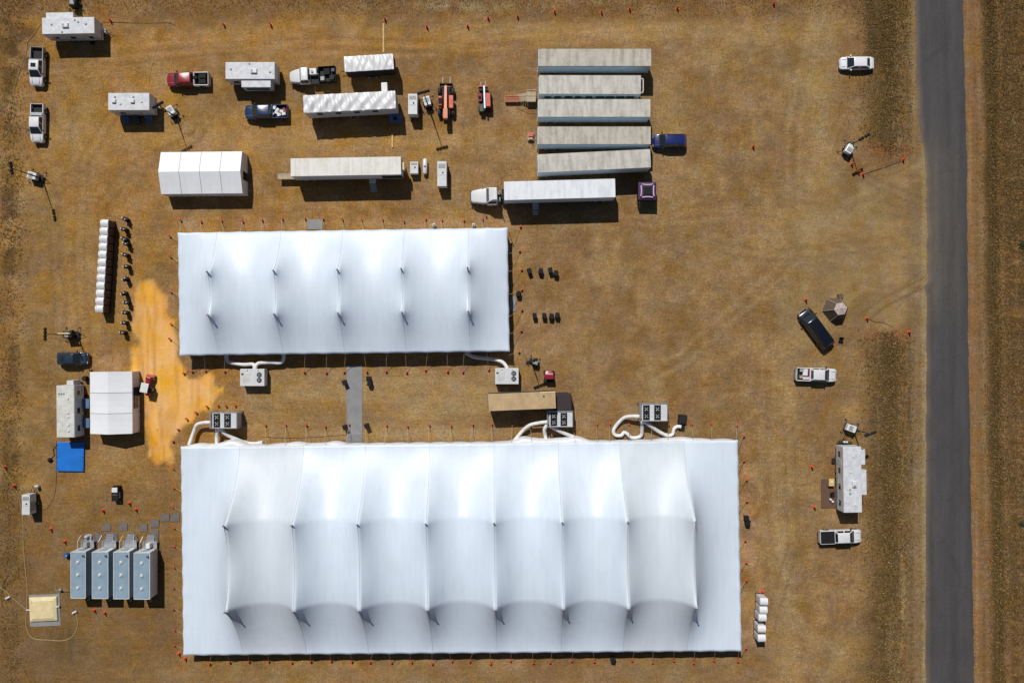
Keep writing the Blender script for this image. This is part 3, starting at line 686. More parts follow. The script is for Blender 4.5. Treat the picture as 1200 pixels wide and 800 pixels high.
# window panels on the right long wall (local -y is east after the turn)
for a,b_ in ((-1.0,-.1),(-.0,.9)):
    m = B(a+.1,b_+.1,-3.17,-3.10,.9,1.9); m.build('window_panel', glass, ft)
B(.9,2.2,-3.16,-3.09,.05,2.0).build('door_opening', dsteel, ft)

# ------------------------------------------------------------------ vehicles
def greenhouse(t, xb0, xb1, hwb, zb, xt0, xt1, hwt, zt, paint, rear_glass=True, sides=2, sunroof=False):
    """rear base xb0, front base xb1; rear top xt0, front top xt1"""
    lo = [(xb0,-hwb,zb),(xb1,-hwb,zb),(xb1,hwb,zb),(xb0,hwb,zb)]; hi = [(xt0,-hwt,zt),(xt1,-hwt,zt),(xt1,hwt,zt),(xt0,hwt,zt)]
    mid = [tuple(Vector(l)*.12+Vector(h_)*.88+Vector((0,0,0))) for l,h_ in zip(lo,hi)]
    m = MB(); m.loft([lo,[(x*1,y*1,z-.04) for x,y,z in hi],[(xt0+.1,-hwt+.1,zt),(xt1-.1,-hwt+.1,zt),(xt1-.1,hwt-.1,zt),(xt0+.1,hwt-.1,zt)]])
    m.build('cab', paint, t, bevel=.05, smooth=True)
    hz = [(x,y,z-.04) for x,y,z in hi]
    MB().slab([lo[1],lo[2],hz[2],hz[1]],.012,(.06,.06,.03,.05)).build('windscreen', glass, t)
    if rear_glass: MB().slab([lo[3],lo[0],hz[0],hz[3]],.012,(.12,.12,.12,.08)).build('rear_window', glass, t)
    for q in ([lo[0],lo[1],hz[1],hz[0]],[lo[2],lo[3],hz[3],hz[2]]):
        a,b_,c_,d_ = [Vector(p) for p in q]
        for k in range(sides):
            u0 = k/sides; u1 = (k+1)/sides
            Q = [a.lerp(b_,u0),a.lerp(b_,u1),d_.lerp(c_,u1),d_.lerp(c_,u0)]
            MB().slab(Q,.012,(.07,.07,.1,.1)).build('side_window', glass, t)
    if sunroof: B(xt0+.5,xt0+1.1,-.38,.38,zt-.01,zt+.015).build('sunroof', glass, t)
def vehicle(name, label, cat, x, y, rot, kind, paint, L_=5.7, Wd=1.98, group=None, bedmat=None, cover=False, sunroof=False):
    t = thing(name, label, cat, x, y, rot, group); h = L_/2; w = Wd/2
    if kind == 'pickup': zb,zt,cowl,hoodz = 1.18,1.9,h-1.35,1.12
    elif kind == 'suv': zb,zt,cowl,hoodz = 1.05,1.75,h-1.05,1.0
    else: zb,zt,cowl,hoodz = .92,1.43,h-1.15,.88
    bed0 = -.95 if kind == 'pickup' else -h
    secs = [(h,w*.72,.42,hoodz-.38,.14),(h-.1,w*.86,.34,hoodz-.2,.14),(h-.35,w*.95,.32,hoodz-.08,.14),(h-.8,w*.99,.3,hoodz-.02,.12),(cowl,w,.3,hoodz+.03,.1),(cowl-.3,w,.3,zb,.1)]
    if kind == 'pickup': secs += [(bed0,w,.3,zb,.1)]
    elif kind == 'suv': secs += [(-h+.5,w,.3,zb,.1),(-h+.15,w*.95,.34,zb-.05,.12),(-h,w*.82,.42,zb-.2,.12)]
    else: secs += [(-h+1.0,w,.3,zb,.1),(-h+.45,w*.96,.32,zb-.01,.12),(-h+.12,w*.88,.36,zb-.08,.12),(-h,w*.74,.45,zb-.2,.12)]
    MB().loft([rrect(a,b_,c_,r,xx) for xx,a,b_,c_,r in secs][::-1]).build('body', paint, t, smooth=True)
    if kind == 'pickup':
        greenhouse(t,-.92,cowl+.02,w*.93,zb-.02,-.72,cowl-.75,w*.74,zt,paint,True,2,sunroof)
        bz = zb+.02; bm_ = bedmat or paint
        m = MB().box(-h+.06,bed0-.02,-w+.0,-w+.12,.4,bz).box(-h+.06,bed0-.02,w-.12,w,.4,bz).box(bed0-.12,bed0-.02,-w+.12,w-.12,.4,bz); m.build('bed_side', bm_, t, bevel=.03)
        B(-h+.06,bed0-.12,-w+.12,w-.12,.55,.66).build('bed_floor', dsteel, t)
        B(-h,-h+.06,-w+.06,w-.06,.5,bz-.01).build('tailgate', bm_, t, bevel=.02)
        if cover:
            B(-h+.08,bed0-.04,-w+.1,w-.1,bz+.003,bz+.04).build('bed_cover', black_pl, t)
            for k in range(1,5): B(-h+.08+k*.38,-h+.12+k*.38,-w+.12,w-.12,bz+.04,bz+.06).build('cover_rib', dsteel, t)
    elif kind == 'suv':
        greenhouse(t,-h+.12,cowl+.02,w*.92,zb-.02,-h+.42,cowl-.7,w*.74,zt,paint,True,3,sunroof)
        for s in (-1,1): MB().tube([(-h+.7,s*w*.68,zt+.05),(cowl-1,s*w*.68,zt+.05)],.025,6).build('roof_rail', dsteel, t)
    else:
        greenhouse(t,-h+.55,cowl+.05,w*.9,zb-.03,-h+1.25,cowl-.75,w*.7,zt,paint,True,2,sunroof)
    B(cowl-.02,cowl+.14,-w*.86,w*.86,hoodz+.0,hoodz+.045).build('cowl_panel', dsteel, t)
    for s in (-1,1): B(cowl+.14,h-.3,-.012+s*w*.55,.012+s*w*.55,hoodz-.06,hoodz+.035).build('bonnet_crease', greyp if kind != 'car' else paint, t)
    for s in (-1,1):
        for q in ((cowl-.1),(cowl-1.05),(cowl-2.0)): B(q-.012,q+.012,min(s*(w-.02),s*(w+.006)),max(s*(w-.02),s*(w+.006)),.45,zb-.06).build('door_seam', dsteel, t)
    wb = h-.95; r = .39 if kind != 'car' else .33
    for xx in (wb,-h+1.05):
        for s in (-1,1):
            wheel(t,xx,s*(w-.1),r,.24)
            MB().cyl((xx,s*(w-.2),r+.05),(xx,s*(w+.006),r+.05),r+.09,16).build('wheel_arch', dsteel, t)
    for s in (-1,1):
        B(h-.3,h-.05,s*w*.62-.16,s*w*.62+.16,hoodz-.36,hoodz-.2).build('headlight', lamp_m, t)
        B(-h-.02,-h+.1,s*w*.86-.1,s*w*.86+.1,zb-.42,zb-.16).build('tail_light', red_l, t)
        xm = cowl-.35; MB().box(xm-.08,xm+.08,s*(w+.0) if s>0 else s*w-.24,s*w+.24 if s>0 else s*w,zb,zb+.16).build('mirror', dsteel if kind!='car' else paint, t)
    B(h-.02,h+.06,-w*.6,w*.6,.42,.6).build('bumper', chrome if kind=='pickup' else paint, t, bevel=.02)
    B(-h-.12,-h,-w*.9,w*.9,.42,.6).build('rear_bumper', chrome if kind=='pickup' else paint, t, bevel=.02)
    B(h-.0,h+.03,-w*.4,w*.4,.62,hoodz-.42).build('grille', dsteel, t)
    return t
def at(px,py,z=1.2): return W(px,py,z)
G1 = 'parked vehicles'
vehicle('pickup_truck','white pickup with dark open bed and black sunroof, parked below the top left camper','pickup',*at(42,77.5),-92,'pickup',white,5.7,1.95,G1,bedmat=greyp,sunroof=True)
p2 = vehicle('pickup_truck','white pickup with a white toolbox behind the cab, near the left light tower','pickup',*at(42.5,144),-91,'pickup',white,5.7,1.95,G1)
B(-1.5,-1.05,-.9,.9,1.05,1.38).build('toolbox', alum, p2, bevel=.02)
vehicle('pickup_truck','red pickup with a white flat utility bed','pickup',*at(219,92.5),181,'pickup',redp,6.3,2.0,G1,bedmat=white)
vehicle('pickup_truck','blue pickup loaded with white jugs, below the camper with slide out','pickup',*at(311,130.5),181,'pickup',bluep,6.4,2.05,G1)
vehicle('sports_utility_vehicle','deep blue vehicle nosed up to the fourth stained trailer','car',*at(785,164.5),181,'suv',blue2,5.0,2.0,G1)
vehicle('sedan','white sedan parked near the road at top right','car',*at(1005.5,73),180.5,'car',sedanw,5.0,1.9,G1)
vehicle('sports_utility_vehicle','long black vehicle parked at an angle beside the hexagonal tent','car',*at(957.5,385),126.5,'suv',blackp,6.6,2.25,G1)
vehicle('pickup_truck','white pickup with red and white cargo in its bed','pickup',*at(957.5,439),-2,'pickup',white,6.0,2.0,G1)
vehicle('pickup_truck','white pickup with a black ribbed bed cover, below the long camper','pickup',*at(986,629),2,'pickup',white,6.2,2.0,G1,cover=True)
vehicle('sports_utility_vehicle','navy wagon parked above the gabled tent beside office cabin','car',*at(83.5,420),0,'suv',navy,4.5,1.9,G1,sunroof=True)
# loads carried in the pickup beds (top-level things)
def crate(label, x, y, z, a, b_, c_, m, rot=0, name='cargo_box', cat='cargo'):
    o = MB().box(-a/2,a/2,-b_/2,b_/2,0,c_).build(name, m, None, bevel=.03); tag(o,label,cat,None,x,y,rot,z)
    MB().box(-a/2-.012,a/2+.012,-b_/2-.012,b_/2+.012,c_*.8,c_+.012).build('lid', m, o, bevel=.01); return o
x,y = at(228.5,91)
d = MB().lathe([(.3,0),(.32,.1),(.32,.55),(.28,.62),(.1,.66)],0,0,14).build('round_tank', black_pl, None, smooth=True); tag(d,'round black tank in the red pickup bed','tank',None,x,y,0,.67)
for k,(px,py) in enumerate([(236.5,88.5),(236.5,95)]):
    x,y = at(px,py); crate(['black box at the far side of the red pickup bed','black box at the near side of the red pickup bed'][k],x,y,.67,1.0,.62,.42,black_pl)
jl = ['top left','topmost','rightmost','lowest','middle','bottom left','bottom right']
jug = [(321.5,126),(325,129),(332.5,133.5),(327,134.5),(324,132),(319,134),(330,130.5)]
for k,(px,py) in enumerate(jug):
    x,y = at(px,py,1.0); m = MB().box(-.28,.28,-.2,.2,0,.4).cyl((.1,0,.4),(.1,0,.47),.05,8)
    tag(m.build('white_jug', white, None, bevel=.06), f'white jug in the blue pickup bed, the {jl[k]} one', 'jug', 'white jugs in the blue pickup', x,y,random.uniform(0,180),.67)
x,y = at(333,129,1.0); crate('small red crate among white jugs in the blue pickup bed',x,y,.67,.35,.7,.3,redp,20)
for k,(px,py,mm,a,b_,l) in enumerate([(944.5,436,white,.75,1.0,'white box behind the cab of the loaded white pickup'),(948.5,437,redp,.4,.9,'red box beside the white one in the loaded pickup'),(940,433.5,grey_pl,.5,.5,'grey tub at the tailgate of the loaded white pickup'),(945,443,white2,.9,.35,'long pale bundle on the bed floor of the loaded pickup'),(939.5,441.5,wood,.45,.4,'small tan crate at the tailgate corner of the loaded pickup')]):
    x,y = at(px,py); crate(l,x,y,.67,a,b_,.4,mm,-2)

# ------------------------------------------------------------------ trailers
def box_trailer(label, corners, z, wallm, roofm, group='parked freight trailers', rear='w', ribs=True, floor=1.15, cols=None, parts_fn=None, name='box_trailer'):
    """corners: photo pixels of the roof (NW, NE, SE, SW) at height z"""
    P = [Vector((*W(px,py,z),0)) for px,py in corners]; c = sum(P,Vector())/4
    ax = ((P[1]-P[0])+(P[2]-P[3])); L_ = ax.length/2; Wd = ((P[0]-P[3]).length+(P[1]-P[2]).length)/2
    rot = math.degrees(math.atan2(ax.y,ax.x)); t = thing(name,label,'trailer',c.x,c.y,rot,group); h = L_/2; w = Wd/2
    fr = 1 if rear == 'w' else -1      # nose direction along local x
    B(-h,h,-w,w,floor,z-.06).build('cargo_box', wallm, t, bevel=.02)
    m = B(-h-.01,h+.01,-w-.01,w+.01,z-.06,z)
    if ribs:
        n = int(L_/.62)
        for k in range(1,n): m.box(-h+L_*k/n-.025,-h+L_*k/n+.025,-w+.06,w-.06,z,z+.03)
    m.build('roof', roofm, t)
    m = MB()
    for s in (-1,1): m.box(-h,h,s*w-(.03 if s>0 else 0.01),s*w+(.01 if s>0 else .03),floor-.08,floor+.06).box(-h,h,s*w-.02,s*w+.02,z-.16,z-.08)
    m.build('side_rail', alum, t)
    B(-h+.3,h-.3,-.45,.45,floor-.3,floor-.01).build('chassis', dsteel, t)
    rx = -h*fr
    for s in (-1,1):
        B(min(rx,rx-fr*.06),max(rx,rx-fr*.06),min(0.01*s,s*(w-.06)),max(.01*s,s*(w-.06)),floor,z-.15).build('rear_door', wallm, t)
        MB().cyl((rx-fr*.1,s*.35,floor+.05),(rx-fr*.1,s*.35,z-.25),.025,6).build('lock_rod', steel, t)
        B(min(rx,rx-fr*.05),max(rx,rx-fr*.05),s*w*.8-.12,s*w*.8+.12,floor-.25,floor-.12).build('tail_light', red_l, t)
        for k in (0,1): wheel(t,rx+fr*(1.3+1.25*k),s*(w-.18),.5,.26,dual=True,hub=alum)
        B(h*fr-fr*2.9-.08,h*fr-fr*2.9+.08,s*.85-.08,s*.85+.08,.05,floor).build('landing_leg', greyp, t)
    B(min(rx,rx-fr*.1),max(rx,rx-fr*.1),-w*.85,w*.85,.45,.58).build('underride_bar', greyp, t)
    return t
frost = mat('pale_blue_trailer_wall',(.50,.66,.74),.5,dirt=.08)
whitewall = mat('dull_white_trailer_wall',(.60,.68,.75),.5,dirt=.08)
box_trailer('stained freight trailer, topmost of the five parked side by side', [(631.5,57.5),(763,57.5),(763,77.5),(631.5,77.5)], 4.1, frost, dirtyroof)
t2 = box_trailer('shorter pale freight trailer with looped front pipe, second of the five', [(632,88.5),(751,88.5),(751,110.5),(632,110)], 4.1, whitewall, dirtyroof2)
m = MB(); hx = 119/2*(115.9/939)
m.tube([(hx,-1.0,3.6),(hx+.35,-1.0,3.7),(hx+.4,-.8,3.72),(hx+.4,.8,3.72),(hx+.35,1.0,3.7),(hx,1.0,3.6)],.09,8); m.build('front_pipe', white2, t2, smooth=True)
m = MB()
for k in range(9): m.box(-hx+.8+k*1.5,-hx+1.9+k*1.5+random.uniform(-.3,.2),-1.385,-1.36,2.0,3.1)
m.build('side_marking', mat('green_decal',(.04,.12,.08),.5), t2)
box_trailer('stained freight trailer, middle of the five parked side by side', [(631,116.5),(762,116.5),(762,137),(631,137)], 4.1, whitewall, dirtyroof2)
box_trailer('stained freight trailer with the deep blue vehicle at its front', [(630.5,148.5),(762.5,148.5),(762.5,169),(630.5,169)], 4.1, frost, dirtyroof)
box_trailer('slightly skewed grey roofed freight trailer, lowest of the five', [(630.5,181.5),(762,174.5),(762.5,196.5),(631,202)], 4.1, whitewall, dirtyroof2)
t6 = box_trailer('clean white freight trailer coupled to the white tractor unit', [(590.5,213),(720.5,209.5),(721,231),(591,234.5)], 4.1, whitewall, coolroof, rear='e')
B(-3.9,-3.0,-2.3,-1.35,1.0,1.1).build('side_step', steel, t6)
for k in range(3): B(-3.85,-3.05,-2.6-.22*k,-2.4-.22*k,.75-.25*k,.79-.25*k).build('step_tread', steel, t6)
t7 = box_trailer('ivory roofed trailer with a projecting ramp at its left end', [(340.5,186),(469.5,183.5),(470,204.5),(341,206.5)], 4.0, greywall, goldroof, rear='w')
hx = 129.3/2*(116/939)
B(-hx-2.75,-hx-.02,-1.1,-.25,1.05,1.18).build('ramp_deck', wood, t7, bevel=.02)
for s in (-1.1,-.3): B(-hx-2.7,-hx-.02,s,s+.05,.9,1.05).build('ramp_rail', greyp, t7)
B(hx+.03,hx+.4,-.5,.6,2.2,3.4).build('nose_cooler', cream, t7, bevel=.04)
for (a,b_) in ((2.9,3.85),): B(a,b_,-2.0,-1.31,1.2,1.3).build('side_landing', officeroof, t7)
for k in range(4): B(2.9,3.85,-2.3-.25*k,-2.07-.25*k,1.0-.25*k,1.05-.25*k).build('stair_tread', steel, t7)
B(5.0,8.0,-1.335,-1.315,1.6,3.2).build('window_strip', glass, t7)
B(2.6,3.4,1.31,1.7,1.6,2.3).build('side_cooler', white2, t7)
t8 = box_trailer('black box trailer with tan roof beside the middle cooling unit', [(571.5,461.5),(651,458.5),(651,478),(573,481.5)], 3.9, dsteel, tanroof, ribs=False, rear='w')
hx = 79/2*(116.1/939)
for k in range(1,4): B(-hx+k*hx/2-.03,-hx+k*hx/2+.03,-1.18,1.18,3.9,3.915).build('roof_seam', wood, t8)
B(hx*.55,hx-.03,1.05,1.23,3.88,3.95).build('roof_flashing', cream, t8)
MB().lathe([(.12,3.9),(.12,3.98),(.02,4.0)],3.2,.6,10).build('roof_vent', dsteel, t8)
# dark hooded awning at the trailer's right end
x,y = W(660.5,471,2.6); aw = thing('storage_hood','dark brown rounded fabric shelter against the right end of the tan roofed trailer','shelter',x,y,2)
pts = [(-1.25,1.3),(.6,1.3),(1.05,1.12),(1.25,.7),(1.25,-1.4),(-1.25,-1.4)]
MB().loft([[(px,py,0) for px,py in pts],[(px,py,2.3) for px,py in pts],[(px*.85,py*.85,2.65) for px,py in pts]]).build('cover', mat('dark_brown_canvas',(.035,.022,.024),.8,bump=.3,bscale=2), aw, bevel=.05)
for sx in (-1.2,1.2):
    for sy in (-1.35,1.2): MB().cyl((sx,sy,0),(sx,sy,2.3),.035,6).build('leg', dsteel, aw)

# wrinkled cover over long and short trailers
def cover(t, h, w, z0, z1, mt, amp, seed, nm='tarp_cover'):
    r = np.random.default_rng(seed); nx,ny = 90,14; vv=[]; ph = r.random(12)*6.28; fr_ = r.uniform(1.5,8,12); dg = r.uniform(-2.2,2.2,12)
    for i in range(nx+1):
        for j in range(-2,ny+3):
            x = -h+2*h*i/nx; v_ = min(max(j/ny,0),1); y = (-w+2*w*v_)
            z = z1+.06*(1-(2*v_-1)**2)+amp*(.5+.5*math.sin(math.pi*v_))*sum(math.sin(fr_[k]*x+dg[k]*y*1.5+ph[k]) for k in range(12))/4
            if j < 0 or j > ny: z = z0 if j in (-2,ny+2) else z1-.12; y += (-.03 if j < 0 else .03)
            vv.append((x,y,z))
    nn = ny+5
    MB().add(vv,[(i*nn+j,(i+1)*nn+j,(i+1)*nn+j+1,i*nn+j+1) for i in range(nx) for j in range(nn-1)]).build(nm, mt, t, smooth=True)
tarp = mat('wrinkled_white_tarp',(.66,.66,.67),.38,dirt=.04,dscale=1)
def covered_trailer(label, corners, z, wallm, amp, seed, over=.5, name='covered_trailer'):
    P = [Vector((*W(px,py,z),0)) for px,py in corners]; c = sum(P,Vector())/4; ax = (P[1]-P[0])+(P[2]-P[3]); L_ = ax.length/2; Wd = ((P[0]-P[3]).length+(P[1]-P[2]).length)/2
    t = thing(name,label,'trailer',c.x,c.y,math.degrees(math.atan2(ax.y,ax.x)),'parked freight trailers'); h = L_/2; w = Wd/2
    B(-h+.03,h-.03,-w+.04,w-.04,.9,z-.12).build('cargo_box', wallm, t, bevel=.02)
    cover(t,h,w,z-over,z,tarp,amp,seed)
    B(-h+.2,h-.2,-.5,.5,.6,.89).build('chassis', dsteel, t)
    for s in (-1,1):
        for k in (0,1): wheel(t,-.6+1.1*k,s*(w-.12),.42,.24,hub=alum)
        B(-h-.02,-h+.03,s*w*.8-.1,s*w*.8+.1,1.0,1.2).build('tail_light', red_l, t)
    return t,h,w
ct,h_,w_ = covered_trailer('long trailer under a wrinkled white tarp, fed by a white chute', [(355,112.5),(463,106),(464,127.5),(356.5,132)], 3.9, greywall, .17, 3, .35)
for k in range(4): B(-5+2.7*k,-4.2+2.7*k,-w_+.01,-w_+.035,2.4,3.2).build('window', glass, ct)
B(5.2,7.0,-w_-1.25,-w_-.02,.95,1.05).build('side_deck', mat('blue_deck',(.08,.14,.32),.5), ct, bevel=.02)
MB().lathe([(.28,1.05),(.28,1.2),(.1,1.25)],6.1,-w_-.65,12).build('deck_vent', dsteel, ct)
B(4.6,5.5,w_+.02,w_+1.5,2.9,3.3).build('covered_chute', tarp, ct, bevel=.08)
st,h2,w2 = covered_trailer('short black box trailer under a wrinkled white cover, behind the long tarp trailer', [(403,66.5),(460.5,63),(461.5,81),(404,84.5)], 3.6, dsteel, .10, 9, .1)
MB().tube([(-h2-.02,0,.75),(-h2-1.1,0,.6)],.06,6).build('drawbar', dsteel, st)

# ------------------------------------------------------------------ tractor unit and work truck
def tractor(label, x, y, rot):
    t = thing('tractor_unit', label, 'truck', x, y, rot, G1)
    MB().loft([rrect(a,b_,c_,r,xx) for xx,a,b_,c_,r in [(-.2,1.12,.7,2.0,.2),(.3,1.12,.7,1.95,.25),(1.2,1.02,.7,1.8,.28),(1.9,.9,.7,1.62,.28),(2.15,.7,.75,1.4,.25)]]).build('bonnet', white, t, smooth=True)
    greenhouse(t,-1.75,-.0,1.15,1.75,-1.6,-.55,1.02,2.85,white,False,1)
    B(-1.78,-.1,-1.15,1.15,.7,1.74).build('cab_base', white, t, bevel=.04)
    MB().loft([[( -1.7,-.95,2.84),(-.6,-.95,2.84),(-.6,.95,2.84),(-1.7,.95,2.84)],[( -1.7,-.85,3.25),(-1.2,-.8,3.2),(-1.2,.8,3.2),(-1.7,.85,3.25)]]).build('roof_fairing', white, t, bevel=.04)
    B(-4.6,1.9,-.42,.42,.55,.85).build('chassis', dsteel, t)
    for s in (-1,1):
        wheel(t,1.25,s*1.0,.5,.28,hub=alum)
        for xx in (-2.9,-4.15): wheel(t,xx,s*1.0,.5,.26,dual=True,hub=alum)
        MB().cyl((-1.9,s*1.0,.8),(-1.9,s*1.0,3.5),.08,10).build('exhaust_stack', chrome, t)
        MB().cyl((-1.6,s*1.0,.6),(-.2,s*1.0,.6),.3,14).build('fuel_tank', chrome, t, smooth=True)
        B(.35,.5,s*1.2 if s>0 else -1.5,1.5 if s>0 else s*1.2,1.9,2.25).build('mirror', chrome, t)
        B(1.85,2.05,s*.75-.14,s*.75+.14,1.0,1.2).build('headlight', lamp_m, t)
        B(-2.15,-1.95,s*.5-.3,s*.5+.3,.86,1.5).build('air_tank', white2, t, bevel=.04)
    MB().lathe([(.5,.86),(.5,.98),(.4,1.0)],-3.4,0,14).build('fifth_wheel', dsteel, t)
    B(2.15,2.3,-1.1,1.1,.4,.75).build('bumper', chrome, t, bevel=.04)
    return t
x,y = at(569,229.5,1.8); tractor('white tractor unit coupled to the clean white trailer', x,y,181.5)
x,y = at(366,88.5,1.4); t = thing('flatbed_truck','white cab work truck with dark flatbed carrying a white pump','truck',x,y,183,G1)
MB().loft([rrect(a,b_,c_,r,xx) for xx,a,b_,c_,r in [(1.7,1.08,.6,1.65,.2),(2.4,1.0,.6,1.55,.25),(3.1,.85,.6,1.35,.25),(3.4,.62,.65,1.15,.22)]]).build('bonnet', white, t, smooth=True)
greenhouse(t,.35,1.95,1.08,1.35,.5,1.5,.95,2.3,white,True,1); B(.33,1.8,-1.08,1.08,.6,1.34).build('cab_base', white, t, bevel=.04)
B(-3.5,.2,-1.2,1.2,1.0,1.14).build('flatbed', dsteel, t, bevel=.02); B(-3.4,2.8,-.4,.4,.6,.99).build('chassis', dsteel, t)
MB().box(-3.5,-.95,-1.15,-1.08,1.141,1.75).box(-3.5,-.95,1.08,1.15,1.141,1.75).box(-3.5,-3.43,-1.08,1.08,1.141,1.75).box(-1.02,-.95,-1.08,1.08,1.141,1.75).build('load_bin', black_pl, t, bevel=.02)
for bx,by,bw,bm_ in ((-2.9,.5,.35,dsteel),(-2.2,-.4,.45,black_pl),(-1.5,.6,.3,greyp),(-3.1,-.6,.25,bluep)): B(bx-bw,bx+bw,by-bw,by+bw,1.142,1.5+bw*.4).build('stowed_crate', bm_, t, bevel=.03)
for s in (-1,1):
    wheel(t,2.4,s*.95,.44,.25); wheel(t,-2.0,s*.95,.44,.25,dual=True); B(1.55,1.7,s*1.1 if s>0 else -1.4,1.4 if s>0 else s*1.1,1.4,1.7).build('mirror', chrome, t)
    B(3.25,3.42,s*.62-.12,s*.62+.12,.85,1.0).build('headlight', lamp_m, t)
B(3.4,3.52,-1.0,1.0,.5,.75).build('bumper', chrome, t, bevel=.03)
pu = thing('pump','white pump unit strapped behind the cab of the flatbed truck','pump',*at(366.5,84,1.8),183,z=1.145)
B(-.55,.5,-.5,.45,0,.7).build('housing', white, pu, bevel=.08); MB().cyl((.1,0,.7),(.1,0,.85),.2,12).build('filler_cap', greyp, pu); MB().tube([(-.5,.3,.5),(-.8,.35,.4),(-.85,.5,.1)],.06,8).build('hose', white2, pu)

# ------------------------------------------------------------------ campers, office cabins, restroom trailers
def camper(label, rect, z, rot=0, slides=(), vents=(), ac=None, wheels=2, wallm=white2, roofm=rvroof, floor=.55, windows='s', name='camper_trailer', cat='camper', group=None, hitch=1, door='s'):
    """rect = roof x0,x1,y0,y1 in photo pixels at height z (axis aligned, long axis along x unless rot=90)"""
    a,b_,c_,d_ = rect; x0,y0 = W(a,c_,z); x1,y1 = W(b_,d_,z); cx,cy = (x0+x1)/2,(y0+y1)/2
    t = thing(name,label,cat,cx,cy,rot,group); LL,WW = abs(x1-x0),abs(y1-y0)
    if abs(rot) > 45: LL,WW = WW,LL
    h,w = LL/2,WW/2
    MB().loft([[(-h,-w,floor),(h,-w,floor),(h,w,floor),(-h,w,floor)],[(-h,-w,z-.12),(h,-w,z-.12),(h,w,z-.12),(-h,w,z-.12)]]).build('body', wallm, t, bevel=.05)
    B(-h-.02,h+.02,-w-.02,w+.02,z-.12,z,.06,.06).build('roof', roofm, t, bevel=.03)
    for (sx0,sx1,side,dep,dz) in slides:
        ya,yb = (w-.01,w+dep) if side > 0 else (-w-dep,-w+.01)
        s = B(sx0,sx1,ya,yb,floor+.3,z-.3).build('slide_out', wallm, t, bevel=.03)
        B(sx0-.03,sx1+.03,ya-.02 if side<0 else ya+.03,yb+.02 if side>0 else yb-.03,z-.298,z-.24).build('slide_roof', roofm, s)
        B(sx0+.4,sx1-.4,(yb if side>0 else ya-.015),(yb+.015 if side>0 else ya),1.5,2.2).build('window', glass, s)
    for side in (-1,1):
        n = max(2,int(LL/2.2))
        for k in range(n):
            xx = -h+LL*(k+.5)/n
            if any(s_[2]==side and s_[0]-.5 < xx < s_[1]+.5 for s_ in slides): continue
            y = side*w; B(xx-.42,xx+.42,min(y,y+side*.02),max(y,y+side*.02),1.45,2.15).build('window', glass, t)
    B(-h-.03,h+.03,-w-.03,w+.03,floor+.55,floor+.68).build('trim_band', greyp, t)
    sd = -1 if door == 's' else 1; y = sd*w
    dd = B(h*.42,h*.42+.75,min(y,y+sd*.035),max(y,y+sd*.035),floor+.1,floor+1.95).build('door', white2, t)
    B(h*.42+.6,h*.42+.68,min(y+sd*.035,y+sd*.07),max(y+sd*.035,y+sd*.07),1.45,1.6).build('handle', dsteel, dd)
    B(h*.42,h*.42+.75,min(y,y+sd*.5),max(y,y+sd*.5),.25,.3).build('entry_step', dsteel, t)
    for vx,vy,r in vents: 
        MB().box(vx-r,vx+r,vy-r,vy+r,z,z+.06).box(vx-r*.8,vx+r*.8,vy-r*.8,vy+r*.8,z+.06,z+.12).build('roof_vent', greyp if r < .14 else white, t)
    if ac: 
        o = MB().box(ac[0]-.5,ac[0]+.5,ac[1]-.35,ac[1]+.35,z,z+.3,.08,.06).build('air_conditioner', white, t, bevel=.04)
        MB().box(ac[0]-.4,ac[0]-.1,ac[1]-.2,ac[1]+.2,z+.3,z+.305).build('grille', greyp, o)
    for k in range(wheels):
        for s in (-1,1): wheel(t,-.9+.85*k,s*(w-.1),.36,.22)
    if hitch:
        e = h*hitch; q = hitch
        MB().tube([(e,-.6,.5),(e+q*1.2,0,.5),(e,.6,.5)],.05,6).build('hitch_frame', dsteel, t)
        for s in (-.18,.18): MB().lathe([(.05,.52),(.15,.55),(.16,1.0),(.08,1.1),(.04,1.16)],e+q*.42,s,10).build('gas_bottle', white, t, smooth=True)
    B(-h-.02,-h,-.9,-.6,1.0,1.2).build('tail_light', red_l, t); B(-h-.02,-h,.6,.9,1.0,1.2).build('tail_light', red_l, t)
    return t
k33 = 116.8/939
camper('white camper with a slide out on its far side, in the top left corner',(49,110.5,20.5,40),3.2,1,slides=[(-3.3,.6,1,.8,0)],vents=[(-2.4,.2,.12),(1.0,.8,.1),(1.5,.5,.1),(2.6,.2,.12),(-.9,-.9,.1)],ac=(-.35,0))
camper('white camper with a broad slide out facing the blue pickup',(264,322,72.8,93),3.1,0,slides=[(-1.3,2.9,-1,1.05,0)],vents=[(-2.8,.2,.12),(-.1,1.0,.1),(2.9,-.2,.12)],ac=(.6,-.1),hitch=-1)
camper('long white camper with two slide outs on the road side',(988.5,1010,523.5,600.5),3.2,90.8,slides=[(-2.2,1.4,-1,.75,0),(2.2,4.4,-1,.6,0)],vents=[(3.4,-.1,.16),(1.2,.3,.16),(-1.4,.4,.12),(-2.0,.4,.12),(-3.6,-.3,.14)],ac=(-.6,-.2),hitch=1,door='n',wheels=3)
rt = camper('white restroom trailer with three blue steps, at the top left centre',(126.5,175,109,129.5),3.2,0,vents=[(-2.0,.7,.12),(.7,.7,.12),(-1.2,-.3,.14),(1.9,0,.14)],hitch=1,name='restroom_trailer',cat='restroom trailer')
for vx in (-2.1,.6): MB().box(vx-.32,vx+.32,-.25,.3,3.2,3.5,.06,.05).build('air_conditioner', white, rt, bevel=.04)
for k,sx in enumerate((-1.7,-.1,1.7)):
    hw = .45 if k != 1 else .4; wdt = -1.35
    m = MB(); [m.box(sx-hw,sx+hw,wdt-.35-.32*q,wdt-.03-.32*q,.1,.9-.25*q) for q in range(3)]; m.build('entry_steps', navy if k==1 else mat('blue_steps',(.08,.15,.27),.5), rt, bevel=.01)
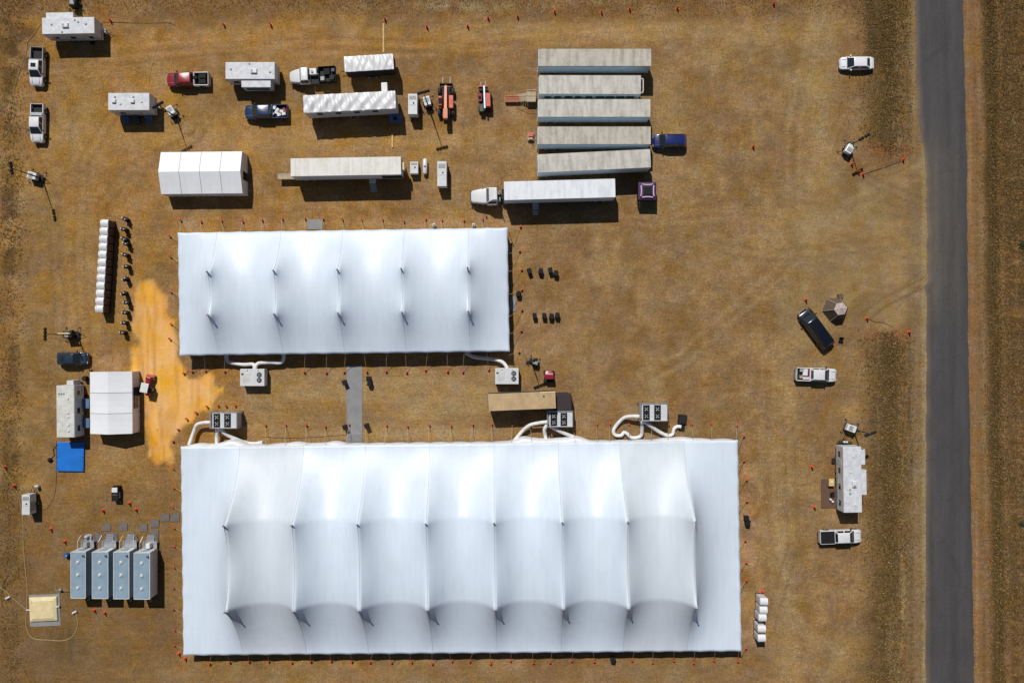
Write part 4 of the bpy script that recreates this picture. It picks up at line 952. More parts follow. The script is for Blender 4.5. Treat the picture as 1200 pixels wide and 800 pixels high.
oc = camper('grey beige office cabin beside the three bay frame tent',(66,87,451.5,512.5),3.0,90.5,vents=[(2.6,.9,.1),(2.6,.55,.1),(2.6,.2,.1),(1.9,-.4,.14),(-.2,-.4,.16),(-2.0,-.4,.18),(-2.8,-.5,.16),(-.8,-.4,.15)],wallm=greywall,roofm=officeroof,hitch=0,name='office_cabin',cat='cabin',floor=.3)
B(3.82,4.5,-.9,.1,.4,2.4).build('end_cooler', white2, oc, bevel=.03)
for yy in (1.0,-1.9):
    B(yy-.7,yy+.7,-2.35,-1.34,.7,.78).build('porch_deck', mat('blue_steps',(.08,.15,.27),.5), oc)
    for q in range(3): B(yy-.7+.0,yy-.1,-2.65-.27*q,-2.38-.27*q,.5-.2*q,.55-.2*q).build('porch_step', steel, oc)
    MB().tube([(yy-.7,-2.33,.78),(yy-.7,-2.33,1.6),(yy+.7,-2.33,1.6),(yy+.7,-2.33,.78)],.025,6).build('porch_rail', steel, oc)
# four narrow restroom trailers in a row
GR = 'row of blue grey restroom trailers'
xs4 = [(83,100.2),(108,126.7),(133,151.3),(157,175.6)]
wname = ['leftmost','second from left','third from left','rightmost']
for k,(a,b_) in enumerate(xs4):
    z = 3.1; x0,y0 = W(a,646.5+(k==3)*1,z); x1,y1 = W(b_,700.5+k*.4,z); cx,cy = (x0+x1)/2,(y0+y1)/2; w = (x1-x0)/2; h = (y0-y1)/2
    t = thing('restroom_trailer',f'narrow blue grey restroom trailer, {wname[k]} in the row of four','restroom trailer',cx,cy,0,GR)
    B(-w,w,-h,h,.55,z-.1).build('body', bluewall if k < 3 else greywall, t, bevel=.03)
    B(-w-.02,w+.02,-h-.02,h+.02,z-.1,z).build('roof', bluegrey, t, bevel=.02)
    m = MB(); m.box(-w-.03,-w+.05,-h,h,z-.02,z+.03).box(w-.05,w+.03,-h,h,z-.02,z+.03).box(-w+.05,w-.05,h-.05,h+.03,z-.02,z+.03).box(-w+.05,w-.05,-h-.03,-h+.05,z-.02,z+.03); m.build('roof_edge', white2, t)
    for q in (1.9,.05,-1.85):
        MB().box(-.22,.22,q-.22,q+.22,z,z+.1).box(-.16,.16,q-.16,q+.16,z+.1,z+.24,.05,.05).build('roof_vent', white2, t)
    MB().lathe([(.08,z),(.08,z+.3),(.12,z+.32),(.12,z+.36)],w-.25,h-.5,8).build('vent_pipe', dsteel, t)
    B(-w+.02,w-.02,h-.0,h+.03,.56,z-.12).build('end_wall', white, t)
    dd = B(-.45,.4,h+.03,h+.07,.6,2.55).build('door', bluewall, t); B(.2,.28,h+.07,h+.11,1.5,1.65).build('handle', dsteel, dd)
    B(-w+.1,w-.1,h+.08,h+1.1,.5,.58).build('landing', steel, t)
    for q in range(3): B(-.6,.5,h+1.12+.27*q,h+1.36+.27*q,.38-.14*q,.42-.14*q).build('stair_tread', alum, t)
    for s in (-1,1): MB().tube([(s*(w-.12),h+.1,.58),(s*(w-.12),h+.1,1.55),(s*(w-.12),h+1.08,1.55),(s*(w-.12)*.8,h+1.9,1.0),(s*(w-.12)*.8,h+1.9,.05)],.03,6).build('hand_rail', white if (k+s)%2 else alum, t)
    if k in (0,3): B(-.2,.35,h+.2,h+.9,.58,1.4).build('supply_cabinet', greyp if k==0 else white, t, bevel=.02)
    for s in (-1,1): wheel(t,s*(w-.12),-.6,.34,.2) if False else None
    for yy in (-.45,.45):
        for s in (-1,1):
            m = MB().cyl((s*(w-.25),yy,.36),(s*(w-.05),yy,.36),.36,16); o = m.build('wheel', rubber, t); MB().cyl((s*(w-.045),yy,.36),(s*(w-.04),yy,.36),.18,12).build('rim', rim, o)
    MB().tube([(-.5,-h,.5),(0,-h-.95,.5),(.5,-h,.5)],.05,6).build('hitch_frame', dsteel, t)
    B(-.12,.12,-h-1.25,-h-.7,.02,.45).build('jack', wood, t)
tw = thing('gas_cylinder','white topped gas cylinder on a dark stand near the steps of the leftmost restroom trailer','gas cylinder',*W(100,629.5,1.0))
MB().lathe([(.18,0),(.22,.1),(.22,1.0),(.1,1.15)],0,0,12).build('body', white, tw, smooth=True); MB().lathe([(.07,1.1),(.08,1.25),(.02,1.28)],0,0,8).build('valve', dsteel, tw)
tw['label'] = 'white gas cylinder above the steps of leftmost restroom trailer'
for px,py,l in [(508.5,263.5,'white gas cylinder above the small pole tent, the left one of two'),(555,263.5,'white gas cylinder above the small pole tent, the right one of two'),(41.5,570.5,'white gas cylinder behind the generator at the left edge')]:
    c = copy_tree(tw); c.location = (*W(px,py,.8),0); c['label'] = l; c.scale = (1.15,1.15,.75)

# ground mats and walkways (sheets lying on the ground)
def sheet(name, label, cat, cx, cy, a, b_, m, rot=0, z=.03, th=.02, group=None):
    x,y = W(cx,cy,0); o = B(-a/2,a/2,-b_/2,b_/2,0,th).build(name, m); return tag(o,label,cat,group,x,y,rot,z)
GM = 'rubber mats laid on the ground'
matl = [(125,617.5,9.5,8.5,0,'above the gap between the two left restroom trailers'),(144.5,617,9.5,9,0,'above the third restroom trailer'),(168,618,9,9.5,0,'lone square one above the right restroom trailers'),(181.5,613,10,9,0,'above the tall mat by the right restroom trailer'),(193.5,606,10,9,0,'left of the mat touching the large tent'),(205.5,606,10,9.5,0,'touching the left wall of the large tent'),
        (181,630,10,20,0,'tall one right of the restroom trailer steps'),(112.5,632,8,17,-30,'slanting towards the leftmost restroom trailer'),(134,632,9.5,18,4,'leading to the second restroom trailer'),(157.5,633,9,20,27,'slanting towards the rightmost restroom trailer')]
for k,(px,py,a,b_,r,l) in enumerate(matl): sheet('ground_mat','dark mat '+l,'mat',px,py,a*.1278,b_*.1278,mat2,r,.03+k*.004,.025,GM)
sheet('walkway','long grey walkway panel between the two pole tents','walkway',415.5,474,2.35,11.8,matm,0,.03)
sheet('walkway','short grey walkway panel at the door of the large tent','walkway',416,516,2.25,1.8,mat('grey_ground_mat2',(.2,.2,.2),.85),1,.035)
sheet('walkway','small grey panel at the top edge of the small tent','walkway',369,263,2.3,1.5,matm,0,.03)
sheet('walkway','narrow grey strip at the right door of the small tent','walkway',601,356,.9,2.2,matm,0,.03)
sheet('patio_rug','reddish brown rug beside the long camper','rug',971,578,2.3,4.3,mat('rug',(.12,.065,.04),.95),0,.03)

# blue tarp pad
x0,y0 = W(66.5,518,.3); o = thing('tarp_pad','bright blue tarp stretched over a low pad below the office cabin','tarp',(x0+W(98,552,.3)[0])/2,(y0+W(98,552,.3)[1])/2,-1)
a,b_ = (98-66.5)*.1275/2,(552-518)*.1275/2; B(-a,a,-b_,b_,0,.3).build('tarp', bluetarp, o, bevel=.05)
for sx in (-1,1):
    for sy in (-.9,0,.9): MB().lathe([(.07,.3),(.07,.34),(.03,.36)],sx*(a-.15),sy*b_*.9,6).build('grommet', dsteel, o)
tag(MB().tube([(0,0,.05),(.5,.5,.06),(.3,1.3,.05),(.9,2.1,.05)],.04,6).lathe([(.3,0),(.36,.2),(.22,.4),(.1,.5)],-.1,-.2,10).build('pump_hose', black_pl),'small black pump with a hose at the left of the blue tarp','pump',None,*W(60,537))

# cream bladder on a grey liner with its hoses
x,y = W(53,713.5); o = thing('water_bladder','cream flat water bladder lying on a grey liner, bottom left','water bladder',x,y,2.5)
B(-2.35,2.25,-2.5,2.25,.0,.05).build('liner', matm, o)
MB().loft([[(-2.25,-1.75,.05),(1.95,-1.75,.05),(1.95,1.95,.05),(-2.25,1.95,.05)],[(-2.2,-1.7,.3),(1.9,-1.7,.3),(1.9,1.9,.3),(-2.2,1.9,.3)],[(-1.6,-1.2,.5),(1.4,-1.2,.5),(1.4,1.4,.5),(-1.6,1.4,.5)]]).build('bladder', cream, o, bevel=.08)
for q in [(-1.7,1.3),(1.2,1.4),(-1.5,-1.2),(1.3,-1.0),(-.1,.1)]: MB().lathe([(.07,.3),(.08,.53),(.03,.56)],*q,8).build('fitting', plank, o)
B(-2.7,-2.0,.0,.15,.1,.25).build('inlet_pipe', white, o); B(1.9,2.3,.35,.5,.1,.4).build('outlet_pipe', white, o)
def line(name, label, cat, pts, r, m, z=.05, closed=False, kink=True):
    P = [Vector((*W(px,py),z)) for px,py in pts]
    Q = []
    for i in range(len(P)-1):
        p0 = P[max(i-1,0)]; p1 = P[i]; p2 = P[i+1]; p3 = P[min(i+2,len(P)-1)]
        for k in range(6):
            t = k/6; Q.append(.5*((2*p1)+(-p0+p2)*t+(2*p0-5*p1+4*p2-p3)*t*t+(-p0+3*p1-3*p2+p3)*t**3))
    Q.append(P[-1]); c = Q[0].copy()
    return tag(MB().tube([q-c for q in Q],r,7).build(name,m,smooth=True),label,cat,None,c.x,c.y,0,0)
line('hose','straw coloured hose running from the generator down round the cream bladder','hose',[(24,590),(27,610),(27.5,640),(30,668),(32,690),(31,712),(31,735),(38,747),(55,749.5),(75,750),(86,744),(91,732),(90,722),(88,717)],.07,hose_m)
line('hose','straw coloured hose from the cream bladder to the left edge','hose',[(34,716),(20,705),(6,692),(-6,684)],.06,hose_m)
line('hose','thin hose looping left of the cream bladder','hose',[(10,674),(4,684),(2,700),(3,712)],.035,dhose)
line('hose','straw hose coming down to the red capped flags at the left edge','hose',[(-4,535),(4,548),(12,562),(19,574),(24,590)],.055,hose_m)
line('cable','thin dark cable from the blue tarp to the generator','cable',[(66,516),(66,560),(64,580),(56,594),(50,598)],.03,dhose)
line('hose','pale hose curving left of the two white pickups','hose',[(48,28),(40,40),(32,50),(31,60),(24,80),(17,105),(16.5,135),(12,150),(2,163),(-8,168)],.045,hose_m)
line('cable','dark cable from the top left camper to the cone','cable',[(120,26),(140,26.5),(170,27.5),(195,27),(206,30)],.035,dhose)
line('cable','thin cable from the restroom trailer up to the field edge','cable',[(174,106),(175,92),(180,70),(186,50),(195,30)],.03,hose_m)
line('cable','thin cable crossing the ground left of the black trailer','cable',[(440,498),(470,494),(500,485),(540,477),(562,474),(570,466)],.022,hose_m)
line('cable','dark cable along the top edge of the large tent','cable',[(306,511),(330,513),(370,512),(395,510),(425,509)],.035,dhose)
for px,py,l in [(10,699.5,'small white pipe fitting on the hose left of the cream bladder'),(88,716.5,'white pipe end right of the cream bladder')]:
    tag(MB().cyl((-.3,-.15,.18),(.3,.15,.18),.14,10).cyl((.2,.1,.18),(.32,.16,.18),.18,10).build('pipe_fitting', white),l,'pipe',None,*W(px,py))
x,y = W(76,651,.8); bd = thing('plastic_drum','blue plastic drum left of the restroom trailers','drum',x,y)
MB().lathe([(.28,0),(.36,.08),(.36,.3),(.34,.33),(.36,.36),(.36,.62),(.3,.72)],0,0,16).build('body', bluepl, bd, smooth=True); MB().lathe([(.08,.7),(.08,.76),(.02,.77)],.15,0,8).build('cap', white, bd)
tag(MB().cyl((0,0,0),(0,0,.9),.04,6).cyl((-.6,0,.85),(1.2,.05,.85),.035,6).lathe([(.25,0),(.25,.35),(.1,.45)],-.15,-.2,10).build('standpipe', steel),'standpipe with a pale pipe running to the leftmost restroom trailer','pipe',None,*W(73,689))
for px,py0,py1,l in [(449.5,28,62,'long yellow plank lying above the short black trailer'),(460,157,173,'yellow plank below the long tarp trailer')]:
    x,y = W(px,(py0+py1)/2); tag(MB().box(-.13,.13,-(py1-py0)*.064,(py1-py0)*.064,0,.09).build('plank', plank, None, bevel=.01),l,'plank',None,x,y,0,.03)
tag(B(-.28,.28,-.22,.22,0,.3).build('storage_box', white, None, bevel=.03),'small white box at the top edge of the large tent','box',None,*W(394,518.5,.3))

# ------------------------------------------------------------------ portable toilets
wc = thing('portable_toilet','x','portable toilet')
B(-.56,.56,-.53,.53,.0,2.08,.02,.03).build('walls', brown_pl, wc, bevel=.02)
B(-.6,.6,-.6,.6,0,.14).build('base', dsteel, wc)
MB().loft([[(x,-.55,2.08),(x,.55,2.08),(x,.52,2.16),(x,.34,2.29),(x,0,2.34),(x,-.3,2.26),(x,-.53,2.08)] for x in (-.57,.57)]).build('roof', wc_roof, wc, smooth=True)
dd = B(.545,.575,-.36,.36,.16,1.98).build('door', brown_pl, wc); B(.575,.61,.22,.3,1.0,1.12).build('handle', greyp, dd)
MB().cyl((-.42,.4,2.1),(-.42,.4,2.42),.05,8).build('vent_pipe', greyp, wc)
for k in range(12):
    f = k/11; x,y = W(121.9-6.1*f,261.3+100.4*f,2.3)
    place(wc,f'brown portable toilet with white roof, {ORD[k]} from the top of twelve',x,y,-3.4+random.uniform(-.7,.7),group='column of twelve portable toilets',first=(k==0))
wc2 = None
for k,(px,py) in enumerate([(895.5,705),(895,715),(893.8,724),(893,737),(893,748)]):
    c = copy_tree(wc); c.name = 'portable_toilet'
    for ch in c.children:
        if ch.name.startswith(('walls','door')): 
            if k == 0: wm = ch.data.copy(); wm.materials[0] = white2; ch.data = wm
            else: ch.data = ch.data.copy(); ch.data.materials[0] = white2
    x,y = W(px,py,2.3); c.location = (x,y,0); c.rotation_euler = (0,0,R(180+random.uniform(-3,3))); c['label'] = f'white portable toilet, {ORD[k]} from the top beside the right edge of the large tent'; c['group'] = 'five white portable toilets'

# ------------------------------------------------------------------ light towers
def light_tower(label, px, py, rot, hd, zm=7.6, bodym=white, small=False, mast=True):
    x,y = W(px,py,1.2); t = thing('light_tower',label,'light tower',x,y,rot)
    s = .7 if small else 1.0
    B(-.75*s,.6*s,-.5*s,.5*s,.45,1.35).build('generator_housing', bodym, t, bevel=.08)
    B(-.9*s,1.1*s,-.48*s,.48*s,.35,.449).build('chassis', dsteel, t)
    B(-.5*s,.1*s,-.35*s,.35*s,1.35,1.4).build('top_hatch', greyp, t, bevel=.01)
    MB().tube([(1.1*s,-.3,.4),(2.0*s,0,.4),(1.1*s,.3,.4)],.045,6).build('tow_bar', dsteel, t)
    for q in (-1,1): wheel(t,0,q*.62*s,.3,.18)
    for (ox,oy) in ((-.8,1.0),(-.8,-1.0),(1.0,1.0),(1.0,-1.0)):
        MB().tube([(ox*.7,oy*.35,.42),(ox*1.1*s,oy*s,.42),(ox*1.1*s,oy*s,.03)],.035,6).lathe([(.12,0),(.12,.04),(.03,.06)],ox*1.1*s,oy*s,8).build('outrigger', dsteel, t)
    if mast:
        mx,my = .75*s,0
        MB().cyl((mx,my,.4),(mx,my,zm*.38),.1,8).cyl((mx,my,zm*.38),(mx,my,zm*.7),.075,8).cyl((mx,my,zm*.7),(mx,my,zm),.05,8).build('mast', dsteel, t)
        hd = R(hd-rot); dx,dy = math.cos(hd),math.sin(hd)
        c = MB().tube([(mx-dx*.75,my-dy*.75,zm),(mx+dx*.75,my+dy*.75,zm)],.04,6).build('crossbar', dsteel, t)
        for q in (-.7,-.28,.28,.7):
            a = MB().lathe([(.10,zm+.05),(.16,zm-.02),(.24,zm-.24),(.25,zm-.28)],mx+dx*q,my+dy*q,10).build('floodlight', dsteel, t); MB().lathe([(.22,zm-.285),(.22,zm-.30)],mx+dx*q,my+dy*q,10).build('lens', lamp_m, a)
    return t
light_tower('light tower on a small white trailer near the left edge, below the pickups',38,206,-15,100,7.6)
light_tower('light tower beside the restroom trailer with blue steps',200,130,-60,30,6.6)
light_tower('light tower near the orange telehandler, with two bright lids',500.5,119,-75,15,8.2)
light_tower('small light tower below the right end of the small pole tent',626.5,424,160,20,5.4,greyp,True)
light_tower('light tower beside the entrance from the road',996,174,60,30,5.5)
light_tower('light tower above the long camper near the road',998.5,502,-20,20,6.0)
yt = light_tower('yellow light tower above the navy wagon',80,392,0,90,8.6,dsteel)
MB().tube([(.8,.1,2.2),(-.9,.1,2.35)],.16,8).build('cable_drum', yellow, yt)
light_tower('dark light tower at the very top left edge above the camper',85,1.5,90,0,6.0,dsteel)

# ------------------------------------------------------------------ generators, tanks, machines
def genset(label, px0,px1,py0,py1,z, m, rot=0, trailer=True, detail='pipe', name='generator'):
    x0,y0 = W(px0,py0,z); x1,y1 = W(px1,py1,z); t = thing(name,label,'generator',(x0+x1)/2,(y0+y1)/2,rot,'generators on the site'); w = abs(x1-x0)/2; h = abs(y1-y0)/2; fl = .45 if trailer else .08
    B(-w,w,-h,h,fl+.1,z).build('housing', m, t, bevel=.04)
    B(-w-.05,w+.05,-h-.05,h+.05,fl,fl+.1).build('skid', dsteel, t)
    B(-w*.75,w*.75,h*.45,h*.8,z,z+.03).build('air_grille', greyp, t)
    B(-w*.7,w*.7,-h*.1-.02,-h*.1+.02,z,z+.02).build('panel_seam', greyp, t)
    MB().lathe([(.1,z),(.1,z+.12),(.05,z+.15)],w*.2,h*.1,8).build('exhaust_pipe', dsteel, t)
    for s in (-1,1):
        B(s*w-(.0 if s>0 else .02),s*w+(.02 if s>0 else 0),-h*.7,h*.2,fl+.3,z-.2).build('side_door', greyp, t)
        if trailer: wheel_(t,s*(w+.12),-h*.1,.34)
    if trailer: MB().tube([(-.35,h,fl),(0,h+.9,fl),(.35,h,fl)],.05,6).build('tow_bar', dsteel, t)
    return t
def wheel_(t, x, y, r):
    s = 1 if x > 0 else -1; o = MB().cyl((x-.1,y,r),(x+.1,y,r),r,16).build('wheel', rubber, t); MB().cyl((x+s*.1,y,r),(x+s*.115,y,r),r*.5,12).build('rim', rim, o)
genset('white trailer generator between the long tarp trailer and the light tower',478.2,489,110,134,2.3,white2)
genset('small white box generator beside the ivory roofed trailer',480.5,490,189.5,203.5,1.3,white2,trailer=False)
genset('white trailer generator above the small pole tent, right of the tank',512.3,523.3,189,218.3,2.2,white2)
genset('white generator at the far left, below the blue tarp',25.5,34.8,579.5,603,2.2,white2)
genset('small generator with a white lid in the open below the frame tent',130.5,138.5,570,587,1.0,black_pl,trailer=False)
_g = [o for o in col.objects if o.get('label') == 'small generator with a white lid in the open below the frame tent'][0]
B(-.42,.42,.25,.95,1.02,1.12).build('white_lid', white, _g, bevel=.02)
tk = thing('propane_tank','white capsule propane tank beside the small box generator','tank',*W(497.7,194.5,1.0),0); m = MB()
rings = []
for yy,r in [(-1.2,.05),(-1.12,.25),(-.98,.34),(0,.36),(.98,.34),(1.12,.25),(1.2,.05)]: rings.append([(r*math.cos(a*math.pi/7),yy,.62+r*math.sin(a*math.pi/7)) for a in range(14)])
MB().loft(rings).build('shell', white, tk, smooth=True)
MB().lathe([(.14,.95),(.16,1.08),(.06,1.12)],0,0,10).build('valve_cover', greyp, tk)
for yy in (-.7,.7): B(-.28,.28,yy-.06,yy+.06,0,.34).build('saddle', greyp, tk)

def telehandler(label, cx, cy, rot):
    t = thing('telehandler',label,'telehandler',*W(cx,cy,1.3),rot)      # local +y points to the forks
    B(-.62,.62,-2.3,2.0,.55,1.15).build('chassis', dsteel, t, bevel=.05)
    B(-1.1,-.45,-1.0,.45,1.0,2.3,.08,.06).build('cab', orange, t, bevel=.06)
    B(-1.0,-.55,-.8,.1,2.3,2.33).build('cab_roof_window', glass, t)
    B(.45,1.12,-1.2,.7,.9,1.65).build('engine_cover', orange, t, bevel=.08); B(.6,1.0,-.6,.1,1.65,1.68).build('engine_grille', redmach, t)
    MB().add([(-.24,-2.6,1.75),(.24,-2.6,1.75),(.24,-2.6,2.25),(-.24,-2.6,2.25),(-.2,2.1,1.35),(.2,2.1,1.35),(.2,2.1,1.75),(-.2,2.1,1.75)],[(3,2,1,0),(4,5,6,7),(0,1,5,4),(1,2,6,5),(2,3,7,6),(3,0,4,7)]).build('boom', salmon, t, bevel=.04)
    B(-.34,.34,-2.9,-1.5,1.55,2.35).build('boom_pivot', salmon, t, bevel=.05)
    B(-.14,.14,2.1,2.5,.5,1.6).build('boom_head', dsteel, t, bevel=.03)
    B(-.95,.95,2.5,2.62,.25,1.2).build('fork_carriage', dsteel, t)
    for s in (-.55,.55): B(s-.07,s+.07,2.6,3.9,.06,.12).build('fork', greyp, t)
    for sx in (-1,1):
        for sy in (-1.55,1.5): wheel_2(t,sx*1.0,sy,.6,.42)
        MB().tube([(sx*.35,1.7,.6),(sx*.9,2.3,.7),(sx*1.0,2.5,.3)],.08,6).build('stabiliser', dsteel, t)
    return t
def wheel_2(t, x, y, r, w):
    s = 1 if x > 0 else -1
    rg = lambda rr,xx: [(xx,y+rr*math.cos(a*math.pi/9),r+rr*math.sin(a*math.pi/9)) for a in range(18)]
    o = MB().loft([rg(r*.9,x-w/2),rg(r,x-w/2+.05),rg(r,x+w/2-.05),rg(r*.9,x+w/2)]).build('wheel', rubber, t, smooth=True); MB().loft([rg(r*.5,x+s*(w/2-.02)),rg(r*.45,x+s*(w/2+.02))]).build('rim', rim, o)
telehandler('big orange telehandler with black wheels and forks pointing up the picture',522.5,118,0)
t = thing('forklift','red forklift with a grey mast rail, right of the orange telehandler','forklift',*W(568,117,1.3),2)
B(-.85,.85,-1.5,1.0,.45,.9).build('chassis', dsteel, t, bevel=.04); B(-1.0,-.35,-.35,.95,.9,1.6,.05,.05).build('operator_cab', redp, t, bevel=.05); B(-.9,-.5,0,.5,1.6,1.63).build('cab_window', glass, t)
B(.12,.9,-1.15,.95,.9,1.65,.05,.05).build('engine_cover', redmach, t, bevel=.06); B(-.13,.1,-1.4,1.9,1.7,1.85).build('mast_rail', alum, t)
B(-.85,-.2,-1.7,-.5,.9,1.2).build('counterweight', mat('dark_green_paint',(.02,.05,.03),.5), t, bevel=.05)
B(-.9,.5,1.95,2.08,.2,1.3).build('fork_carriage', redmach, t); B(-.7,.5,1.4,1.95,.9,1.1).build('mast', dsteel, t)
for s in (-.5,.15): B(s-.06,s+.06,2.08,3.1,.06,.12).build('fork', greyp, t)
for sx in (-1,1):
    for sy in (-1.1,.9): wheel_2(t,sx*.85,sy,.42,.3)
o = thing('steel_bin','low rust red steel bin left of the parked freight trailers','bin',*W(600.5,115,.6),0); m = MB().box(-1.1,1.1,-.55,-.5,.05,.65).box(-1.1,1.1,.3,.35,.05,.65).box(-1.1,-1.05,-.5,.3,.05,.65).box(1.05,1.1,-.5,.3,.05,.65); m.build('bin_wall', salmon, o); B(-1.05,1.05,-.5,.3,.05,.55).build('soil_fill', mat('rust_fill',(.32,.11,.05),.8), o)
o = thing('trailer_steps','wooden and steel steps at the rear of the second and third trailer','steps',*W(619,116),0)
B(-.3,1.1,-.75,.75,1.0,1.08).build('landing', wood, o)
for q in range(5): B(-.6-.3*q,-.33-.3*q,-.6,.6,.85-.18*q,.9-.18*q).build('stair_tread', wood, o)
for sy in (-.75,.75):
    MB().tube([(1.1,sy,1.08),(1.1,sy,2.0),(-.3,sy,2.0),(-1.8,sy,1.0),(-1.8,sy,0)],.03,6).build('hand_rail', steel, o)
    for sx in (-.25,1.05): MB().cyl((sx,sy*.95,0),(sx,sy*.95,1.0),.05,6).build('leg', steel, o)
o = thing('pallet_cart','small pallet cart with crates left of the fourth trailer','cart',*W(622,160,.4),0); B(-.45,.45,-.6,.6,.3,.38).build('deck', wood, o); B(-.35,.35,-.1,.5,.38,.75).build('crate', redmach, o, bevel=.02); B(-.3,.3,-.5,-.15,.38,.6).build('crate', wood, o, bevel=.02); MB().tube([(.1,-.6,.35),(.5,-1.6,.3)],.03,6).build('handle', dsteel, o)
for sx in (-.4,.4):
    for sy in (-.45,.45): MB().cyl((sx-.04,sy,.14),(sx+.04,sy,.14),.14,10).build('wheel', rubber, o)

o = thing('utility_vehicle','dark red utility cart with a black rear, below the small light tower','utility cart',*W(643.5,441,1.1),90)
MB().loft([rrect(a,b_,c_,r,xx) for xx,a,b_,c_,r in [(-.1,.72,.35,1.05,.15),(.5,.7,.35,1.0,.2),(.85,.55,.4,.85,.2)]]).build('bonnet', redp, o, smooth=True)
B(-.9,-.1,-.72,.72,.4,.8).build('cargo_bed', dsteel, o, bevel=.03); B(-.35,.35,-.62,.62,1.75,1.82).build('roof', redp, o, bevel=.04)
for s in (-.58,.58): MB().tube([(.45,s,.95),(.25,s,1.75)],.03,6).tube([(-.4,s,.8),(-.3,s,1.75)],.03,6).build('roof_post', dsteel, o)
B(.28,.45,-.55,.55,1.05,1.1).build('dashboard', lamp_m, o)
for sx in (-.65,.6):
    for s in (-1,1): wheel(o,sx,s*.68,.3,.24)

# cooling units ---------------------------------------------------
def duct(t, pts, r=.27):
    """flexible white duct; pts are photo pixels + height, stored in the unit's own space"""
    ox,oy = t.location.x,t.location.y; P = [Vector((*W(px,py,z),z))-Vector((ox,oy,0)) for px,py,z in pts]; Q = []
    for i in range(len(P)-1):
        p0 = P[max(i-1,0)]; p1 = P[i]; p2 = P[i+1]; p3 = P[min(i+2,len(P)-1)]; n = max(4,int((p2-p1).length/.14))
        for k in range(n):
            q = k/n; Q.append(.5*((2*p1)+(-p0+p2)*q+(2*p0-5*p1+4*p2-p3)*q*q+(-p0+3*p1-3*p2+p3)*q**3))
    Q.append(P[-1]); rr_ = [r*(1+.09*(1 if (k//1)%2 else -1)*.8) for k in range(len(Q))]
    MB().tube(Q,r,10,rr=rr_).build('air_duct', duct_m, t, smooth=True)
def fan(t, x, y, z, r):
    MB().lathe([(r,z-.05),(r,z+.06),(r*.9,z+.07),(r*.88,z-.02)],x,y,16).build('fan_ring', dsteel, t)
    m = MB()
    for k in range(4):
        a = k*math.pi/2+.5; c,s = math.cos(a),math.sin(a); c2,s2 = math.cos(a+.7),math.sin(a+.7)
        m.add([(x,y,z+.03),(x+c*r*.8,y+s*r*.8,z+.02),(x+c2*r*.8,y+s2*r*.8,z+.06)],[(0,1,2)])
    m.lathe([(.06,z),(.06,z+.07)],x,y,8).build('fan_blades', greyp, t)
def cooler_white(label, px0,px1,py0,py1, ducts):
    z = 1.75; x0,y0 = W(px0,py0,z); x1,y1 = W(px1,py1,z); t = thing('cooling_unit',label,'cooling unit',(x0+x1)/2,(y0+y1)/2,0,'cooling units blowing air into the tents'); w = abs(x1-x0)/2; h = abs(y1-y0)/2
    B(-w,w,-h,h,.2,z).build('cabinet', white2, t, bevel=.04); B(-w-.03,w+.03,-h-.03,h+.03,.08,.2).build('skid', dsteel, t)
    for q in (-.42,.42): fan(t,w*.58,h*.02+q*.95,z+.02,.36)
    B(-w*.75,-w*.2,-h*.5,h*.5,z,z+.015).build('top_panel', mat('pale_panel',(.55,.53,.5),.6), t); B(-w+.2,-w+.5,h*.3,h*.5,z,z+.05).build('control_cap', dsteel, t)
    for s in (-1,1): MB().lathe([(.14,z-.2),(.14,z+.12)],s*w*.45,h-.12,10).build('lifting_boss', white, t)
    m = MB(); [m.box(-w*.8,w*.8,-h-.02,-h,.5+.2*k,.6+.2*k) for k in range(5)]; m.build('louvre', greyp, t)
    for d_ in ducts: duct(t,d_)
    return t
cooler_white('white cooling unit at the lower left of the small pole tent',281.3,309.8,432.2,452.2,[[(298,434,1.5),(297,427,1.4),(285,427,1.1),(270,424.5,.9),(266,421,1.0),(266,414,1.2)],[(299,433,1.5),(302,426,1.4),(315,424.5,1.1),(328,425,.9),(332,421,1.0),(332,414,1.2)]])
cooler_white('white cooling unit at the lower right corner of the small pole tent',580.2,607.8,431.2,450,[[(595,432,1.5),(590,425,1.2),(582,421.5,.9),(570,420,.8),(555,418,.9),(546,413,1.1)]])
